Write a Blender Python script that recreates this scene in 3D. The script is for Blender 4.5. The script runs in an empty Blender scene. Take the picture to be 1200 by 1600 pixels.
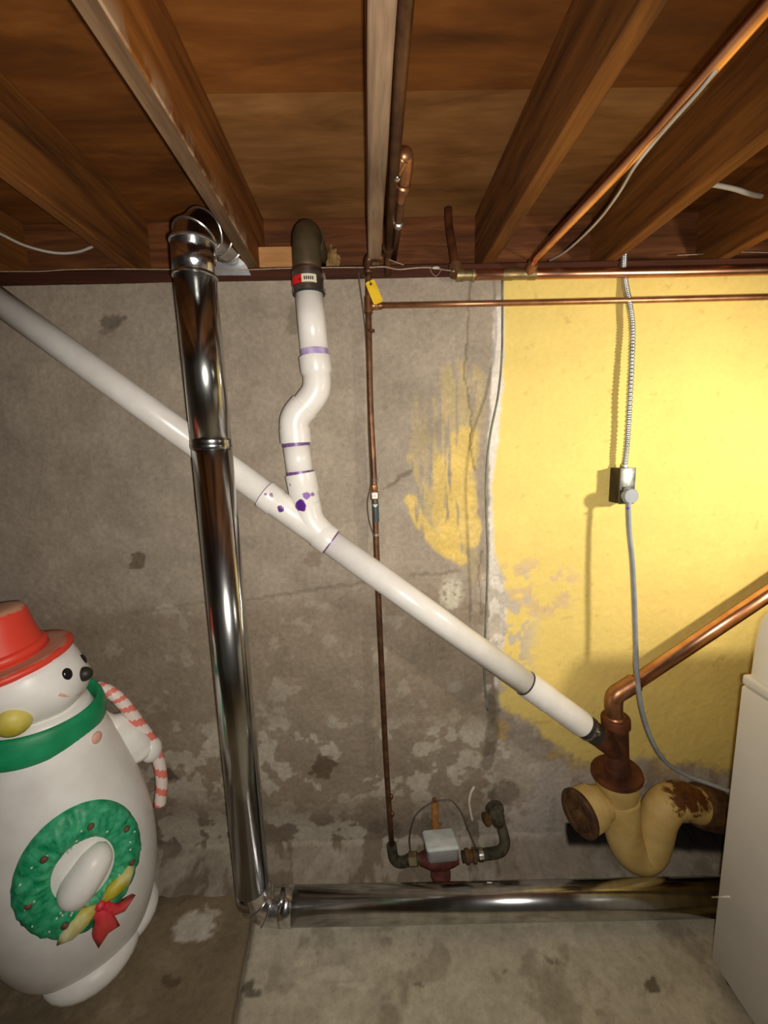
import bpy, bmesh, math, random
import numpy as np
from mathutils import Vector, Matrix, noise as mnoise

random.seed(7)
SC = bpy.context.scene
COL = SC.collection

# ------------------------------------------------------------------ camera
F, W_, H_ = 640.0, 1200.0, 1600.0
CAM = Vector((0, 0, 1.535))
PITCH, YAW, ROLL = math.radians(8.44), math.radians(0.6), math.radians(1.4)
fwd = Vector((math.sin(YAW)*math.cos(PITCH), math.cos(YAW)*math.cos(PITCH), -math.sin(PITCH)))
r0 = fwd.cross(Vector((0, 0, 1))).normalized()
u0 = r0.cross(fwd).normalized()
RT = r0*math.cos(ROLL) - u0*math.sin(ROLL)
UP = r0*math.sin(ROLL) + u0*math.cos(ROLL)
cd = bpy.data.cameras.new('camera')
cam = bpy.data.objects.new('camera', cd)
COL.objects.link(cam)
m = Matrix((RT, UP, -fwd)).transposed().to_4x4()
m.translation = CAM
cam.matrix_world = m
cd.sensor_fit = 'HORIZONTAL'
cd.sensor_width = 36.0
cd.lens = 36.0*F/W_
cd.clip_start = 0.02
SC.camera = cam

# ------------------------------------------------------------------ light
SC.view_settings.view_transform = 'Standard'
SC.view_settings.look = 'None'
SC.view_settings.gamma = 1.0
SC.view_settings.use_curve_mapping = False
SC.view_settings.exposure = 0.0
wd = bpy.data.worlds.new('world')
SC.world = wd
wd.use_nodes = True
bg = wd.node_tree.nodes['Background']
bg.inputs[0].default_value = (1.0, 0.86, 0.70, 1)
bg.inputs[1].default_value = 0.035


def spot(name, loc, aim, power, cone, blend, radius, color):
    l = bpy.data.lights.new(name, 'SPOT')
    l.energy = power
    l.spot_size = math.radians(cone)
    l.spot_blend = blend
    l.shadow_soft_size = radius
    l.color = color
    o = bpy.data.objects.new(name, l)
    COL.objects.link(o)
    o.location = loc
    o.rotation_euler = (Vector(aim) - Vector(loc)).to_track_quat('-Z', 'Y').to_euler()
    return o


spot('work_lamp_light', (1.36, 0.38, 1.60), (0.98, 1.35, 1.44), 70, 100, 1.0, 0.045, (1.0, 0.91, 0.74))
spot('phone_torch_light', (0.03, 0.0, 1.52), (-0.10, 1.35, 1.30), 66, 165, 1.0, 0.012, (1.0, 0.94, 0.86))

# ------------------------------------------------------------------ pixel helpers (photo is 1200 x 1600)


def ray(px, py):
    return (fwd*F + RT*(px-600.0) - UP*(py-800.0)).normalized()


def P(px, py, y):
    r = ray(px, py)
    return CAM + r*((y-CAM.y)/r.y)


def PZ(px, py, z):
    r = ray(px, py)
    return CAM + r*((z-CAM.z)/r.z)


def PX(px, py, x):
    r = ray(px, py)
    return CAM + r*((x-CAM.x)/r.x)


def proj_np(X, Y, Z):
    dx, dy, dz = X-CAM.x, Y-CAM.y, Z-CAM.z
    w = dx*fwd.x+dy*fwd.y+dz*fwd.z
    u = (dx*RT.x+dy*RT.y+dz*RT.z)/w*F+600
    v = 800-(dx*UP.x+dy*UP.y+dz*UP.z)/w*F
    return u, v


def px_len(n, p):
    return n/F*((p-CAM).dot(fwd))


WY = 1.35           # inner face of the concrete wall
WTOP = 2.06
JB, SF = 2.10, 2.284   # joist underside, subfloor underside

# ------------------------------------------------------------------ materials


def srgb(r, g, b):
    f = lambda c: (c/255/12.92) if c/255 <= 0.04045 else ((c/255+0.055)/1.055)**2.4
    return (f(r), f(g), f(b), 1)


class NT:
    def __init__(s, name):
        s.m = bpy.data.materials.new(name)
        s.m.use_nodes = True
        s.t = s.m.node_tree
        s.b = s.t.nodes['Principled BSDF']
        s.tc = s.t.nodes.new('ShaderNodeTexCoord')

    def n(s, typ, **kw):
        nd = s.t.nodes.new(typ)
        for k, v in kw.items():
            setattr(nd, k, v)
        return nd

    def l(s, a, b):
        s.t.links.new(a, b)

    def mapping(s, scale=(1, 1, 1), src='Object'):
        mp = s.n('ShaderNodeMapping')
        mp.inputs['Scale'].default_value = scale
        s.l(s.tc.outputs[src], mp.inputs['Vector'])
        return mp.outputs[0]

    def noise(s, vec, scale, detail=4, rough=0.55, dist=0):
        nd = s.n('ShaderNodeTexNoise')
        nd.inputs['Scale'].default_value = scale
        nd.inputs['Detail'].default_value = detail
        nd.inputs['Roughness'].default_value = rough
        nd.inputs['Distortion'].default_value = dist
        if vec is not None:
            s.l(vec, nd.inputs['Vector'])
        return nd.outputs['Fac']

    def ramp(s, fac, stops):
        r = s.n('ShaderNodeValToRGB')
        e = r.color_ramp.elements
        while len(e) < len(stops):
            e.new(0.5)
        for el, (p, c) in zip(e, stops):
            el.position = p
            el.color = c if len(c) == 4 else (*c, 1)
        s.l(fac, r.inputs[0])
        return r.outputs[0]

    def mix(s, fac, a, b, mode='MIX'):
        nd = s.n('ShaderNodeMix', data_type='RGBA', blend_type=mode)
        for sock, v in ((nd.inputs[0], fac), (nd.inputs[6], a), (nd.inputs[7], b)):
            if hasattr(v, 'is_linked') or hasattr(v, 'links'):
                s.l(v, sock)
            elif isinstance(v, (int, float)):
                sock.default_value = v
            else:
                sock.default_value = v if len(v) == 4 else (*v, 1)
        return nd.outputs[2]

    def bump(s, h, strength, dist=0.002):
        b = s.n('ShaderNodeBump')
        b.inputs['Strength'].default_value = strength
        b.inputs['Distance'].default_value = dist
        s.l(h, b.inputs['Height'])
        s.l(b.outputs[0], s.b.inputs['Normal'])

    def set(s, color=None, rough=None, metal=None, spec=None):
        for key, v in (('Base Color', color), ('Roughness', rough), ('Metallic', metal), ('Specular IOR Level', spec)):
            if v is None:
                continue
            if hasattr(v, 'links'):
                s.l(v, s.b.inputs[key])
            else:
                s.b.inputs[key].default_value = v
        return s.m


def simple(name, c1, c2, scale=12, rough=0.5, metal=0.0, bump=0.0, stretch=(1, 1, 1), lo=0.35, hi=0.65, detail=4, spec=0.5):
    t = NT(name)
    v = t.mapping(stretch)
    n = t.noise(v, scale, detail)
    t.set(t.ramp(n, [(lo, c1), (hi, c2)]), rough, metal, spec)
    if bump:
        t.bump(n, bump)
    return t.m


def concrete(name, fine=60):
    """colour from the 'tone' attribute (paint, stains), fine grain from noise"""
    t = NT(name)
    at = t.n('ShaderNodeAttribute', attribute_name='tone')
    v = t.mapping()
    n1 = t.noise(v, 9, 6, 0.62)
    n2 = t.noise(v, fine, 5, 0.7)
    vo = t.n('ShaderNodeTexVoronoi')
    vo.inputs['Scale'].default_value = 42
    t.l(v, vo.inputs['Vector'])
    pits = t.ramp(vo.outputs['Distance'], [(0.07, (0.62, 0.60, 0.58)), (0.16, (1, 1, 1))])
    pnt = at.outputs['Alpha']
    raw = at.outputs['Color']
    c = t.mix(1.0, raw, t.ramp(n1, [(0.25, (0.80, 0.79, 0.77)), (0.75, (1.16, 1.16, 1.16))]), 'MULTIPLY')
    c = t.mix(1.0, c, t.ramp(n2, [(0.3, (0.82, 0.81, 0.80)), (0.7, (1.14, 1.14, 1.14))]), 'MULTIPLY')
    c = t.mix(0.45, c, pits, 'MULTIPLY')
    fl = t.n('ShaderNodeMath', operation='MULTIPLY')
    t.l(pnt, fl.inputs[0])
    fl.inputs[1].default_value = 0.72
    c = t.mix(fl.outputs[0], c, raw)
    t.set(c, 0.85, 0, 0.25)
    t.bump(n2, 0.35, 0.004)
    return t.m


M = {}
M['wall'] = concrete('painted_concrete')
M['floor'] = concrete('floor_concrete', 45)
M['bareconcrete'] = simple('bare_concrete', srgb(118, 108, 96), srgb(150, 140, 126), 8, 0.9, bump=0.3)


def wood(name, dark, mid, light, axis, dust=None, edge=None):
    t = NT(name)
    st = {'x': (1.2, 14, 14), 'y': (14, 1.2, 14), 'ply': (1.0, 5, 5)}[axis]
    v = t.mapping(st)
    n = t.noise(v, 2.2, 6, 0.6, 0.6)
    n2 = t.noise(t.mapping((1, 1, 1)), 2.3, 3, 0.5)
    n3 = t.noise(v, 9, 4, 0.6)
    c = t.ramp(n, [(0.28, dark), (0.5, mid), (0.74, light)])
    c = t.mix(1.0, c, t.ramp(n2, [(0.25, (0.66, 0.62, 0.58)), (0.75, (1.25, 1.22, 1.2))]), 'MULTIPLY')
    c = t.mix(0.5, c, t.ramp(n3, [(0.35, (0.75, 0.72, 0.7)), (0.65, (1.1, 1.1, 1.1))]), 'MULTIPLY')
    if dust:
        d = t.ramp(t.noise(t.mapping((8, 2, 8)), 3, 5, 0.6), [(0.42, (0, 0, 0)), (0.60, (1, 1, 1))])
        c = t.mix(d, c, dust)
    if edge:   # pale worn streak along an arris (x, half width, colour)
        sx = t.n('ShaderNodeSeparateXYZ')
        t.l(t.tc.outputs['Object'], sx.inputs[0])
        nn = t.noise(t.mapping((3, 4, 3)), 3.5, 5, 0.65)
        ma = t.n('ShaderNodeMath', operation='SUBTRACT')
        t.l(sx.outputs['Y'], ma.inputs[0])
        t.l(nn, ma.inputs[1])
        at = t.n('ShaderNodeAttribute', attribute_name='wear')
        mu = t.n('ShaderNodeMath', operation='MULTIPLY')
        t.l(at.outputs['Fac'], mu.inputs[0])
        rr = t.ramp(nn, [(0.44, (0, 0, 0)), (0.62, (0.8, 0.8, 0.8))])
        t.l(rr, mu.inputs[1])
        c = t.mix(mu.outputs[0], c, edge)
    t.set(c, 0.75, 0, 0.3)
    t.bump(n3, 0.25, 0.002)
    return t.m


M['joist'] = wood('joist_wood', srgb(74, 44, 16), srgb(118, 72, 26), srgb(146, 94, 40), 'y')
M['joist_worn'] = wood('worn_joist_wood', srgb(84, 50, 18), srgb(134, 82, 28), srgb(160, 102, 42), 'y', edge=srgb(186, 158, 128))
M['joist_grey'] = wood('weathered_joist_wood', srgb(104, 84, 64), srgb(146, 122, 98), srgb(176, 150, 122), 'y')
M['joist_under'] = wood('weathered_underside', srgb(88, 66, 46), srgb(120, 94, 68), srgb(150, 122, 92), 'y')
M['ply'] = wood('plywood', srgb(84, 47, 15), srgb(122, 72, 24), srgb(150, 96, 40), 'ply')
M['ply_pale'] = wood('pale_plywood', srgb(104, 68, 30), srgb(142, 98, 52), srgb(166, 122, 74), 'ply')
M['rim'] = wood('rim_wood', srgb(66, 36, 16), srgb(100, 58, 28), srgb(132, 82, 44), 'x')
M['sill'] = wood('sill_wood', srgb(46, 22, 12), srgb(70, 34, 18), srgb(88, 48, 26), 'x')
M['block'] = wood('pine_block', srgb(170, 118, 70), srgb(192, 142, 90), srgb(206, 160, 108), 'x')


def pvc_material():
    """white plastic with shapeless purple primer spills at their places on the pipe"""
    t = NT('white_pvc')
    v = t.mapping()
    n = t.noise(v, 14, 4)
    c = t.ramp(n, [(0.3, srgb(222, 217, 208)), (0.7, srgb(236, 232, 225))])
    dirt = t.ramp(t.noise(v, 70, 3), [(0.70, (0, 0, 0)), (0.80, (0.35, 0.35, 0.35))])
    c = t.mix(dirt, c, srgb(140, 130, 115))
    wob = t.n('ShaderNodeTexNoise')
    wob.inputs['Scale'].default_value = 60
    t.l(v, wob.inputs['Vector'])
    sub = t.n('ShaderNodeVectorMath', operation='SUBTRACT')
    t.l(wob.outputs['Color'], sub.inputs[0])
    sub.inputs[1].default_value = (0.5, 0.5, 0.5)
    sc = t.n('ShaderNodeVectorMath', operation='SCALE')
    t.l(sub.outputs[0], sc.inputs[0])
    sc.inputs['Scale'].default_value = 0.016
    ad = t.n('ShaderNodeVectorMath', operation='ADD')
    t.l(v, ad.inputs[0])
    t.l(sc.outputs[0], ad.inputs[1])
    flat = t.n('ShaderNodeVectorMath', operation='MULTIPLY')
    t.l(ad.outputs[0], flat.inputs[0])
    flat.inputs[1].default_value = (1, 0.2, 1)
    spots = [(470, 790, 1.205, .0165, (88, 40, 128), 1.0), (479, 774, 1.205, .0105, (140, 92, 172), .9), (488, 773, 1.205, .006, (110, 60, 150), .8),
             (438, 795, 1.205, .010, (92, 48, 122), 1.0), (424, 774, 1.205, .007, (120, 84, 140), .8), (415, 773, 1.205, .0035, (96, 50, 128), .9),
             (453, 758, 1.20, .0045, (110, 90, 110), .7)]
    for px, py, y, r, col, a in spots:
        d = t.n('ShaderNodeVectorMath', operation='DISTANCE')
        t.l(flat.outputs[0], d.inputs[0])
        q = P(px, py, 1.222)
        d.inputs[1].default_value = (q.x, q.y*0.2, q.z)
        mr = t.n('ShaderNodeMapRange')
        mr.inputs['From Min'].default_value = r*1.12
        mr.inputs['From Max'].default_value = r*0.9
        mr.inputs['To Max'].default_value = a
        t.l(d.outputs['Value'], mr.inputs['Value'])
        c = t.mix(mr.outputs[0], c, srgb(*col))
    t.set(c, 0.28, 0, 0.5)
    return t.m


M['pvc'] = pvc_material()
M['primer'] = simple('purple_primer', srgb(84, 50, 104), srgb(140, 108, 160), 50, 0.4)
M['primer_pale'] = simple('pale_purple_primer', srgb(160, 136, 186), srgb(196, 180, 212), 40, 0.4)
M['galv'] = simple('galvanized_sheet', (0.50, 0.50, 0.49, 1), (0.66, 0.66, 0.65, 1), 30, 0.20, 1.0, bump=0.03, stretch=(1, 1, 0.25))
M['galv_edge'] = simple('sheet_metal_edge', (0.7, 0.7, 0.7, 1), (0.82, 0.82, 0.8, 1), 30, 0.28, 1.0)
M['foil'] = simple('foil_tape', (0.62, 0.60, 0.62, 1), (0.8, 0.8, 0.8, 1), 40, 0.2, 1.0, bump=0.9)
M['sleeve'] = simple('dull_sheet_metal', (0.42, 0.43, 0.45, 1), (0.6, 0.6, 0.62, 1), 20, 0.5, 0.7)
M['copper'] = simple('copper', (0.62, 0.28, 0.15, 1), (0.80, 0.42, 0.26, 1), 18, 0.3, 1.0)
M['copper_dull'] = simple('dull_copper', (0.30, 0.135, 0.06, 1), (0.50, 0.24, 0.12, 1), 22, 0.4, 0.85)
M['copper_dark'] = simple('tarnished_copper', (0.085, 0.04, 0.022, 1), (0.20, 0.095, 0.045, 1), 24, 0.45, 0.7)
M['brass'] = simple('brass_fitting', (0.34, 0.26, 0.12, 1), (0.5, 0.4, 0.2, 1), 30, 0.4, 0.9)
M['solder'] = simple('solder', (0.5, 0.46, 0.42, 1), (0.72, 0.68, 0.62, 1), 40, 0.3, 1.0, bump=0.4)
M['drain_elbow'] = simple('tarnished_drain_copper', (0.050, 0.046, 0.024, 1), (0.13, 0.085, 0.04, 1), 12, 0.55, 0.4)
M['stainless'] = simple('stainless_shield', (0.32, 0.33, 0.34, 1), (0.5, 0.5, 0.5, 1), 25, 0.32, 1.0)
M['foam'] = simple('aged_foam', srgb(124, 92, 50), srgb(168, 132, 80), 40, 0.9, bump=0.6)
M['rubber'] = simple('black_rubber', srgb(30, 29, 27), srgb(52, 50, 46), 30, 0.55)
M['red'] = simple('red_sticker', srgb(200, 22, 24), srgb(216, 34, 34), 30, 0.45)
M['paper'] = simple('white_sticker', srgb(215, 208, 180), srgb(230, 224, 200), 30, 0.5)
M['ink'] = simple('dark_ink', srgb(40, 36, 32), srgb(60, 54, 46), 30, 0.6)
M['iron_rust'] = simple('rusty_cast_iron', srgb(62, 30, 14), srgb(112, 62, 32), 16, 0.6, 0.2, bump=0.5)
M['iron_dark'] = simple('dark_rust', srgb(56, 32, 14), srgb(104, 72, 34), 26, 0.75, 0.1, bump=0.6)
M['yellow_tag'] = simple('yellow_tag_plastic', srgb(222, 178, 18), srgb(236, 198, 34), 30, 0.5)
M['white_enamel'] = simple('white_enamel', srgb(214, 211, 205), srgb(222, 219, 214), 6, 0.3)
M['white_plastic'] = simple('white_appliance_plastic', srgb(222, 219, 214), srgb(230, 228, 222), 6, 0.35)
M['black'] = simple('black_plastic', srgb(16, 15, 15), srgb(28, 27, 26), 20, 0.45)
M['boxmetal'] = simple('dark_box_metal', srgb(34, 29, 24), srgb(56, 48, 40), 40, 0.45, 0.6)
M['plate'] = simple('dull_steel_plate', srgb(66, 66, 62), srgb(120, 122, 120), 22, 0.35, 0.9)
M['greyplastic'] = simple('grey_cord_plastic', srgb(128, 134, 142), srgb(146, 152, 158), 20, 0.45)
M['blue'] = simple('blue_ink_mark', srgb(36, 20, 190), srgb(56, 40, 210), 60, 0.4)
M['armor'] = simple('armoured_conduit', (0.42, 0.43, 0.42, 1), (0.62, 0.63, 0.62, 1), 40, 0.35, 0.9)
M['cable_white'] = simple('white_cable', srgb(176, 168, 156), srgb(198, 190, 178), 20, 0.5)
M['cable_grey'] = simple('grey_wire', srgb(96, 98, 88), srgb(130, 132, 120), 20, 0.5)
M['cable_dark'] = simple('dark_wire', srgb(62, 56, 46), srgb(86, 78, 64), 20, 0.6)
M['string'] = simple('pale_string', srgb(150, 130, 106), srgb(178, 158, 132), 60, 0.9)
M['meter_white'] = simple('meter_register_lid', srgb(176, 184, 182), srgb(206, 210, 206), 24, 0.6)
M['meter_grey'] = simple('meter_register_body', srgb(112, 110, 110), srgb(132, 128, 126), 20, 0.6)
M['meter_red'] = simple('corroded_bronze', srgb(84, 36, 34), srgb(118, 70, 56), 30, 0.6, 0.3, bump=0.5)
M['corroded'] = simple('corroded_valve', srgb(40, 38, 28), srgb(82, 74, 56), 40, 0.8, 0.2, bump=0.9)
M['sleeve_blue'] = simple('dark_slate_label', srgb(44, 58, 62), srgb(62, 76, 80), 30, 0.4)
M['white_face'] = simple('white_tag_face', srgb(232, 226, 210), srgb(240, 236, 224), 20, 0.4)
M['wood_tag'] = simple('rusty_strap', srgb(120, 72, 34), srgb(166, 110, 50), 40, 0.7, bump=0.4)


def trap_material():
    t = NT('cream_painted_iron')
    v = t.mapping()
    n = t.noise(v, 16, 5, 0.6)
    c = t.ramp(n, [(0.3, srgb(190, 158, 92)), (0.7, srgb(214, 184, 116))])
    at = t.n('ShaderNodeAttribute', attribute_name='rust')
    nn = t.noise(v, 30, 5, 0.7)
    s_ = t.n('ShaderNodeMath', operation='ADD')
    t.l(at.outputs['Fac'], s_.inputs[0])
    t.l(nn, s_.inputs[1])
    mask = t.ramp(s_.outputs[0], [(0.88, (0, 0, 0)), (0.98, (1, 1, 1))])
    c = t.mix(mask, c, t.ramp(nn, [(0.3, srgb(58, 28, 10)), (0.7, srgb(112, 66, 26))]))
    t.set(c, 0.55, 0, 0.4)
    t.bump(n, 0.3, 0.003)
    return t.m


M['trap'] = trap_material()
M['snow'] = simple('aged_white_plastic', srgb(232, 228, 220), srgb(246, 244, 238), 9, 0.40)
M['hat_red'] = NT('faded_red_paint')
_t = M['hat_red']
_v = _t.mapping()
_sx = _t.n('ShaderNodeNewGeometry')
_sp = _t.n('ShaderNodeSeparateXYZ')
_at = _t.n('ShaderNodeAttribute', attribute_name='rub')
_nn = _t.noise(_v, 14, 4, 0.6)
_ad = _t.n('ShaderNodeMath', operation='ADD')
_t.l(_at.outputs['Fac'], _ad.inputs[0])
_t.l(_nn, _ad.inputs[1])
_c = _t.mix(_t.ramp(_ad.outputs[0], [(0.80, (0, 0, 0)), (1.15, (1, 1, 1))]), srgb(232, 70, 50), srgb(206, 150, 120))
M['hat_red'] = _t.set(_c, 0.45)
M['scarf'] = simple('green_paint', srgb(0, 132, 80), srgb(40, 160, 108), 9, 0.5)
M['wreath'] = simple('bright_green_paint', srgb(0, 140, 88), srgb(72, 182, 132), 45, 0.5, bump=0.6)
M['berry'] = simple('brown_berry', srgb(84, 58, 44), srgb(120, 84, 64), 50, 0.6)
M['fleck'] = simple('pale_fleck', srgb(190, 214, 190), srgb(214, 226, 208), 50, 0.6)
M['muff'] = simple('faded_yellow_paint', srgb(190, 172, 40), srgb(222, 208, 110), 12, 0.5)
M['bow_yellow'] = simple('bow_yellow_paint', srgb(196, 184, 50), srgb(232, 226, 180), 16, 0.5)
M['bow_red'] = simple('bow_red_paint', srgb(220, 40, 66), srgb(236, 96, 84), 16, 0.5)
M['coal'] = simple('black_paint', srgb(18, 15, 20), srgb(34, 28, 32), 20, 0.25)
M['nose'] = simple('worn_black_paint', srgb(28, 27, 18), srgb(48, 46, 34), 20, 0.5)
M['blush'] = simple('peach_paint', srgb(226, 164, 140), srgb(236, 190, 166), 20, 0.5)


def stripe_material():
    t = NT('candy_stripe_paint')
    at = t.n('ShaderNodeAttribute', attribute_name='stripe')
    c = t.mix(t.ramp(at.outputs['Fac'], [(0.45, (0, 0, 0)), (0.55, (1, 1, 1))]), srgb(236, 220, 210), srgb(232, 128, 112))
    return t.set(c, 0.5)


M['stripe'] = stripe_material()

# ------------------------------------------------------------------ mesh helpers


def link(name, me, mat, parent=None, smooth=True):
    o = bpy.data.objects.new(name, me)
    COL.objects.link(o)
    if mat is not None:
        me.materials.append(M[mat] if isinstance(mat, str) else mat)
    if smooth:
        me.polygons.foreach_set('use_smooth', [True]*len(me.polygons))
    if parent is not None:
        o.parent = parent
        o.matrix_parent_inverse = parent.matrix_world.inverted()
    return o


def thing(name, label, cat, loc=(0, 0, 0), group=None):
    o = bpy.data.objects.new(name, None)
    COL.objects.link(o)
    o.location = loc
    o.empty_display_size = 0.05
    o.matrix_world = Matrix.Translation(Vector(loc))
    o['label'] = label
    o['category'] = cat
    if group:
        o['group'] = group
    return o


def tag(o, label, cat, group=None):
    o['label'] = label
    o['category'] = cat
    if group:
        o['group'] = group
    return o


def from_bm(bm, name='mesh', weld=False):
    bmesh.ops.recalc_face_normals(bm, faces=bm.faces)
    me = bpy.data.meshes.new(name)
    bm.to_mesh(me)
    bm.free()
    return me


def smooth_path(pts, n=6):
    """Catmull-Rom through the points"""
    pts = [Vector(p) for p in pts]
    if len(pts) < 3:
        return pts
    out = []
    for i in range(len(pts)-1):
        p0 = pts[i-1] if i > 0 else pts[i]*2-pts[i+1]
        p1, p2 = pts[i], pts[i+1]
        p3 = pts[i+2] if i+2 < len(pts) else pts[i+1]*2-pts[i]
        for k in range(n):
            t = k/n
            out.append(0.5*((2*p1)+(p2-p0)*t+(2*p0-5*p1+4*p2-p3)*t*t+(3*p1-p0-3*p2+p3)*t**3))
    out.append(pts[-1])
    return out


def tube_bm(bm, pts, r, seg=20, caps=True, ell=None):
    pts = [Vector(p) for p in pts]
    rs = r if isinstance(r, (list, tuple)) else [r]*len(pts)
    n = len(pts)
    tg = []
    for i in range(n):
        a, b = pts[max(i-1, 0)], pts[min(i+1, n-1)]
        d = b-a
        if d.length < 1e-9:
            d = tg[-1] if tg else Vector((0, 0, 1))
        tg.append(d.normalized())
    ref = Vector((0, 0, 1)) if abs(tg[0].z) < 0.9 else Vector((0, 1, 0))
    N = tg[0].cross(ref).normalized()
    rings = []
    for i in range(n):
        if i:
            ax = tg[i-1].cross(tg[i])
            if ax.length > 1e-7:
                N = Matrix.Rotation(tg[i-1].angle(tg[i]), 3, ax.normalized()) @ N
            N = (N-tg[i]*N.dot(tg[i])).normalized()
        B = tg[i].cross(N)
        e = ell or (1, 1)
        rings.append([bm.verts.new(pts[i]+(N*math.cos(2*math.pi*k/seg)*e[0]+B*math.sin(2*math.pi*k/seg)*e[1])*rs[i]) for k in range(seg)])
    for i in range(n-1):
        for k in range(seg):
            bm.faces.new((rings[i][k], rings[i][(k+1) % seg], rings[i+1][(k+1) % seg], rings[i+1][k]))
    if caps:
        bm.faces.new(list(reversed(rings[0])))
        bm.faces.new(rings[-1])
    return rings


def flat_caps(me):
    for p in me.polygons:
        if len(p.vertices) > 4:
            p.use_smooth = False


def tube(name, pts, r, mat, parent=None, seg=20, caps=True, sm=0, ell=None):
    if sm:
        pts = smooth_path(pts, sm)
    bm = bmesh.new()
    tube_bm(bm, pts, r, seg, caps, ell)
    o = link(name, from_bm(bm), mat, parent)
    flat_caps(o.data)
    return o


def turned(name, a, b, prof, mat, parent=None, seg=28):
    """solid of revolution about the line a->b; prof = [(distance along in m, radius)], sharp steps kept by doubled rings"""
    a, b = Vector(a), Vector(b)
    d = (b-a).normalized()
    pts, rs = [], []
    for t, r in prof:
        pts.append(a+d*t)
        rs.append(r)
    ref = Vector((0, 0, 1)) if abs(d.z) < 0.9 else Vector((0, 1, 0))
    N = d.cross(ref).normalized()
    B = d.cross(N)
    bm = bmesh.new()
    rings = [[bm.verts.new(p+(N*math.cos(2*math.pi*k/seg)+B*math.sin(2*math.pi*k/seg))*r) for k in range(seg)] for p, r in zip(pts, rs)]
    for i in range(len(rings)-1):
        for k in range(seg):
            bm.faces.new((rings[i][k], rings[i][(k+1) % seg], rings[i+1][(k+1) % seg], rings[i+1][k]))
    bm.faces.new(list(reversed(rings[0])))
    bm.faces.new(rings[-1])
    o = link(name, from_bm(bm), mat, parent)
    o.data.set_sharp_from_angle(angle=math.radians(40))
    return o


def slab_box(name, lo, hi, mat, parent=None, bevel=0.0, seg=2, mtx=None, smooth=False):
    bm = bmesh.new()
    bmesh.ops.create_cube(bm, size=1)
    lo, hi = Vector(lo), Vector(hi)
    for v in bm.verts:
        v.co = Vector([(lo[i]+hi[i])/2+v.co[i]*(hi[i]-lo[i]) for i in range(3)])
    if bevel:
        bmesh.ops.bevel(bm, geom=list(bm.edges), offset=bevel, segments=seg, profile=0.5, affect='EDGES')
    if mtx is not None:
        bm.transform(mtx)
    o = link(name, from_bm(bm), mat, parent, smooth=False)
    if bevel:
        o.data.polygons.foreach_set('use_smooth', [True]*len(o.data.polygons))
        o.data.set_sharp_from_angle(angle=math.radians(35))
    return o


def ellipsoid(name, c, rad, mat, parent=None, seg=24, rings=16, mtx=None):
    bm = bmesh.new()
    bmesh.ops.create_uvsphere(bm, u_segments=seg, v_segments=rings, radius=1)
    for v in bm.verts:
        v.co = Vector((v.co.x*rad[0], v.co.y*rad[1], v.co.z*rad[2]))
    if mtx is not None:
        bm.transform(mtx)
    bmesh.ops.translate(bm, vec=Vector(c), verts=bm.verts)
    return link(name, from_bm(bm), mat, parent)


# numpy value noise ---------------------------------------------------
_rs = np.random.RandomState(11)
_LAT = _rs.rand(256, 256)


def vnoise(x, y):
    xi, yi = np.floor(x).astype(int), np.floor(y).astype(int)
    fx, fy = x-xi, y-yi
    fx, fy = fx*fx*(3-2*fx), fy*fy*(3-2*fy)
    g = lambda a, b: _LAT[a % 256, b % 256]
    return (g(xi, yi)*(1-fx)+g(xi+1, yi)*fx)*(1-fy)+(g(xi, yi+1)*(1-fx)+g(xi+1, yi+1)*fx)*fy


def fbm(x, y, s, o=4, seed=0.0):
    t, a, tot = 0, 1.0, 0
    for i in range(o):
        t = t+a*vnoise(x*s+seed+17.3*i, y*s+seed*1.7+9.1*i)
        tot += a
        a *= 0.55
        s *= 2.03
    return t/tot


def sstep(a, b, x):
    t = np.clip((x-a)/(b-a), 0, 1)
    return t*t*(3-2*t)


def seg_dist(u, v, a, b):
    ax, ay = a
    bx, by = b
    dx, dy = bx-ax, by-ay
    t = np.clip(((u-ax)*dx+(v-ay)*dy)/(dx*dx+dy*dy), 0, 1)
    return np.hypot(u-ax-t*dx, v-ay-t*dy), t


def polyline_dist(u, v, pts):
    d = None
    for a, b in zip(pts[:-1], pts[1:]):
        q, _ = seg_dist(u, v, a, b)
        d = q if d is None else np.minimum(d, q)
    return d


def grid_mesh(X, Y, Z, tone=None, paint=None):
    nr, nc = X.shape
    co = np.stack([X, Y, Z], -1).reshape(-1, 3)
    idx = np.arange(nr*nc).reshape(nr, nc)
    f = np.stack([idx[:-1, :-1], idx[:-1, 1:], idx[1:, 1:], idx[1:, :-1]], -1).reshape(-1, 4)
    me = bpy.data.meshes.new('grid')
    me.vertices.add(len(co))
    me.vertices.foreach_set('co', co.ravel())
    me.loops.add(f.size)
    me.loops.foreach_set('vertex_index', f.ravel())
    me.polygons.add(len(f))
    me.polygons.foreach_set('loop_start', np.arange(0, f.size, 4))
    me.update(calc_edges=True)
    if tone is not None:
        a = me.color_attributes.new('tone', 'FLOAT_COLOR', 'POINT')
        t4 = np.ones((nr*nc, 4))
        t4[:, :3] = tone.reshape(-1, 3)
        t4[:, 3] = 0 if paint is None else paint.reshape(-1)
        a.data.foreach_set('color', t4.ravel())
    return me


def lin(r, g, b):
    return np.array(srgb(r, g, b)[:3])


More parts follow.
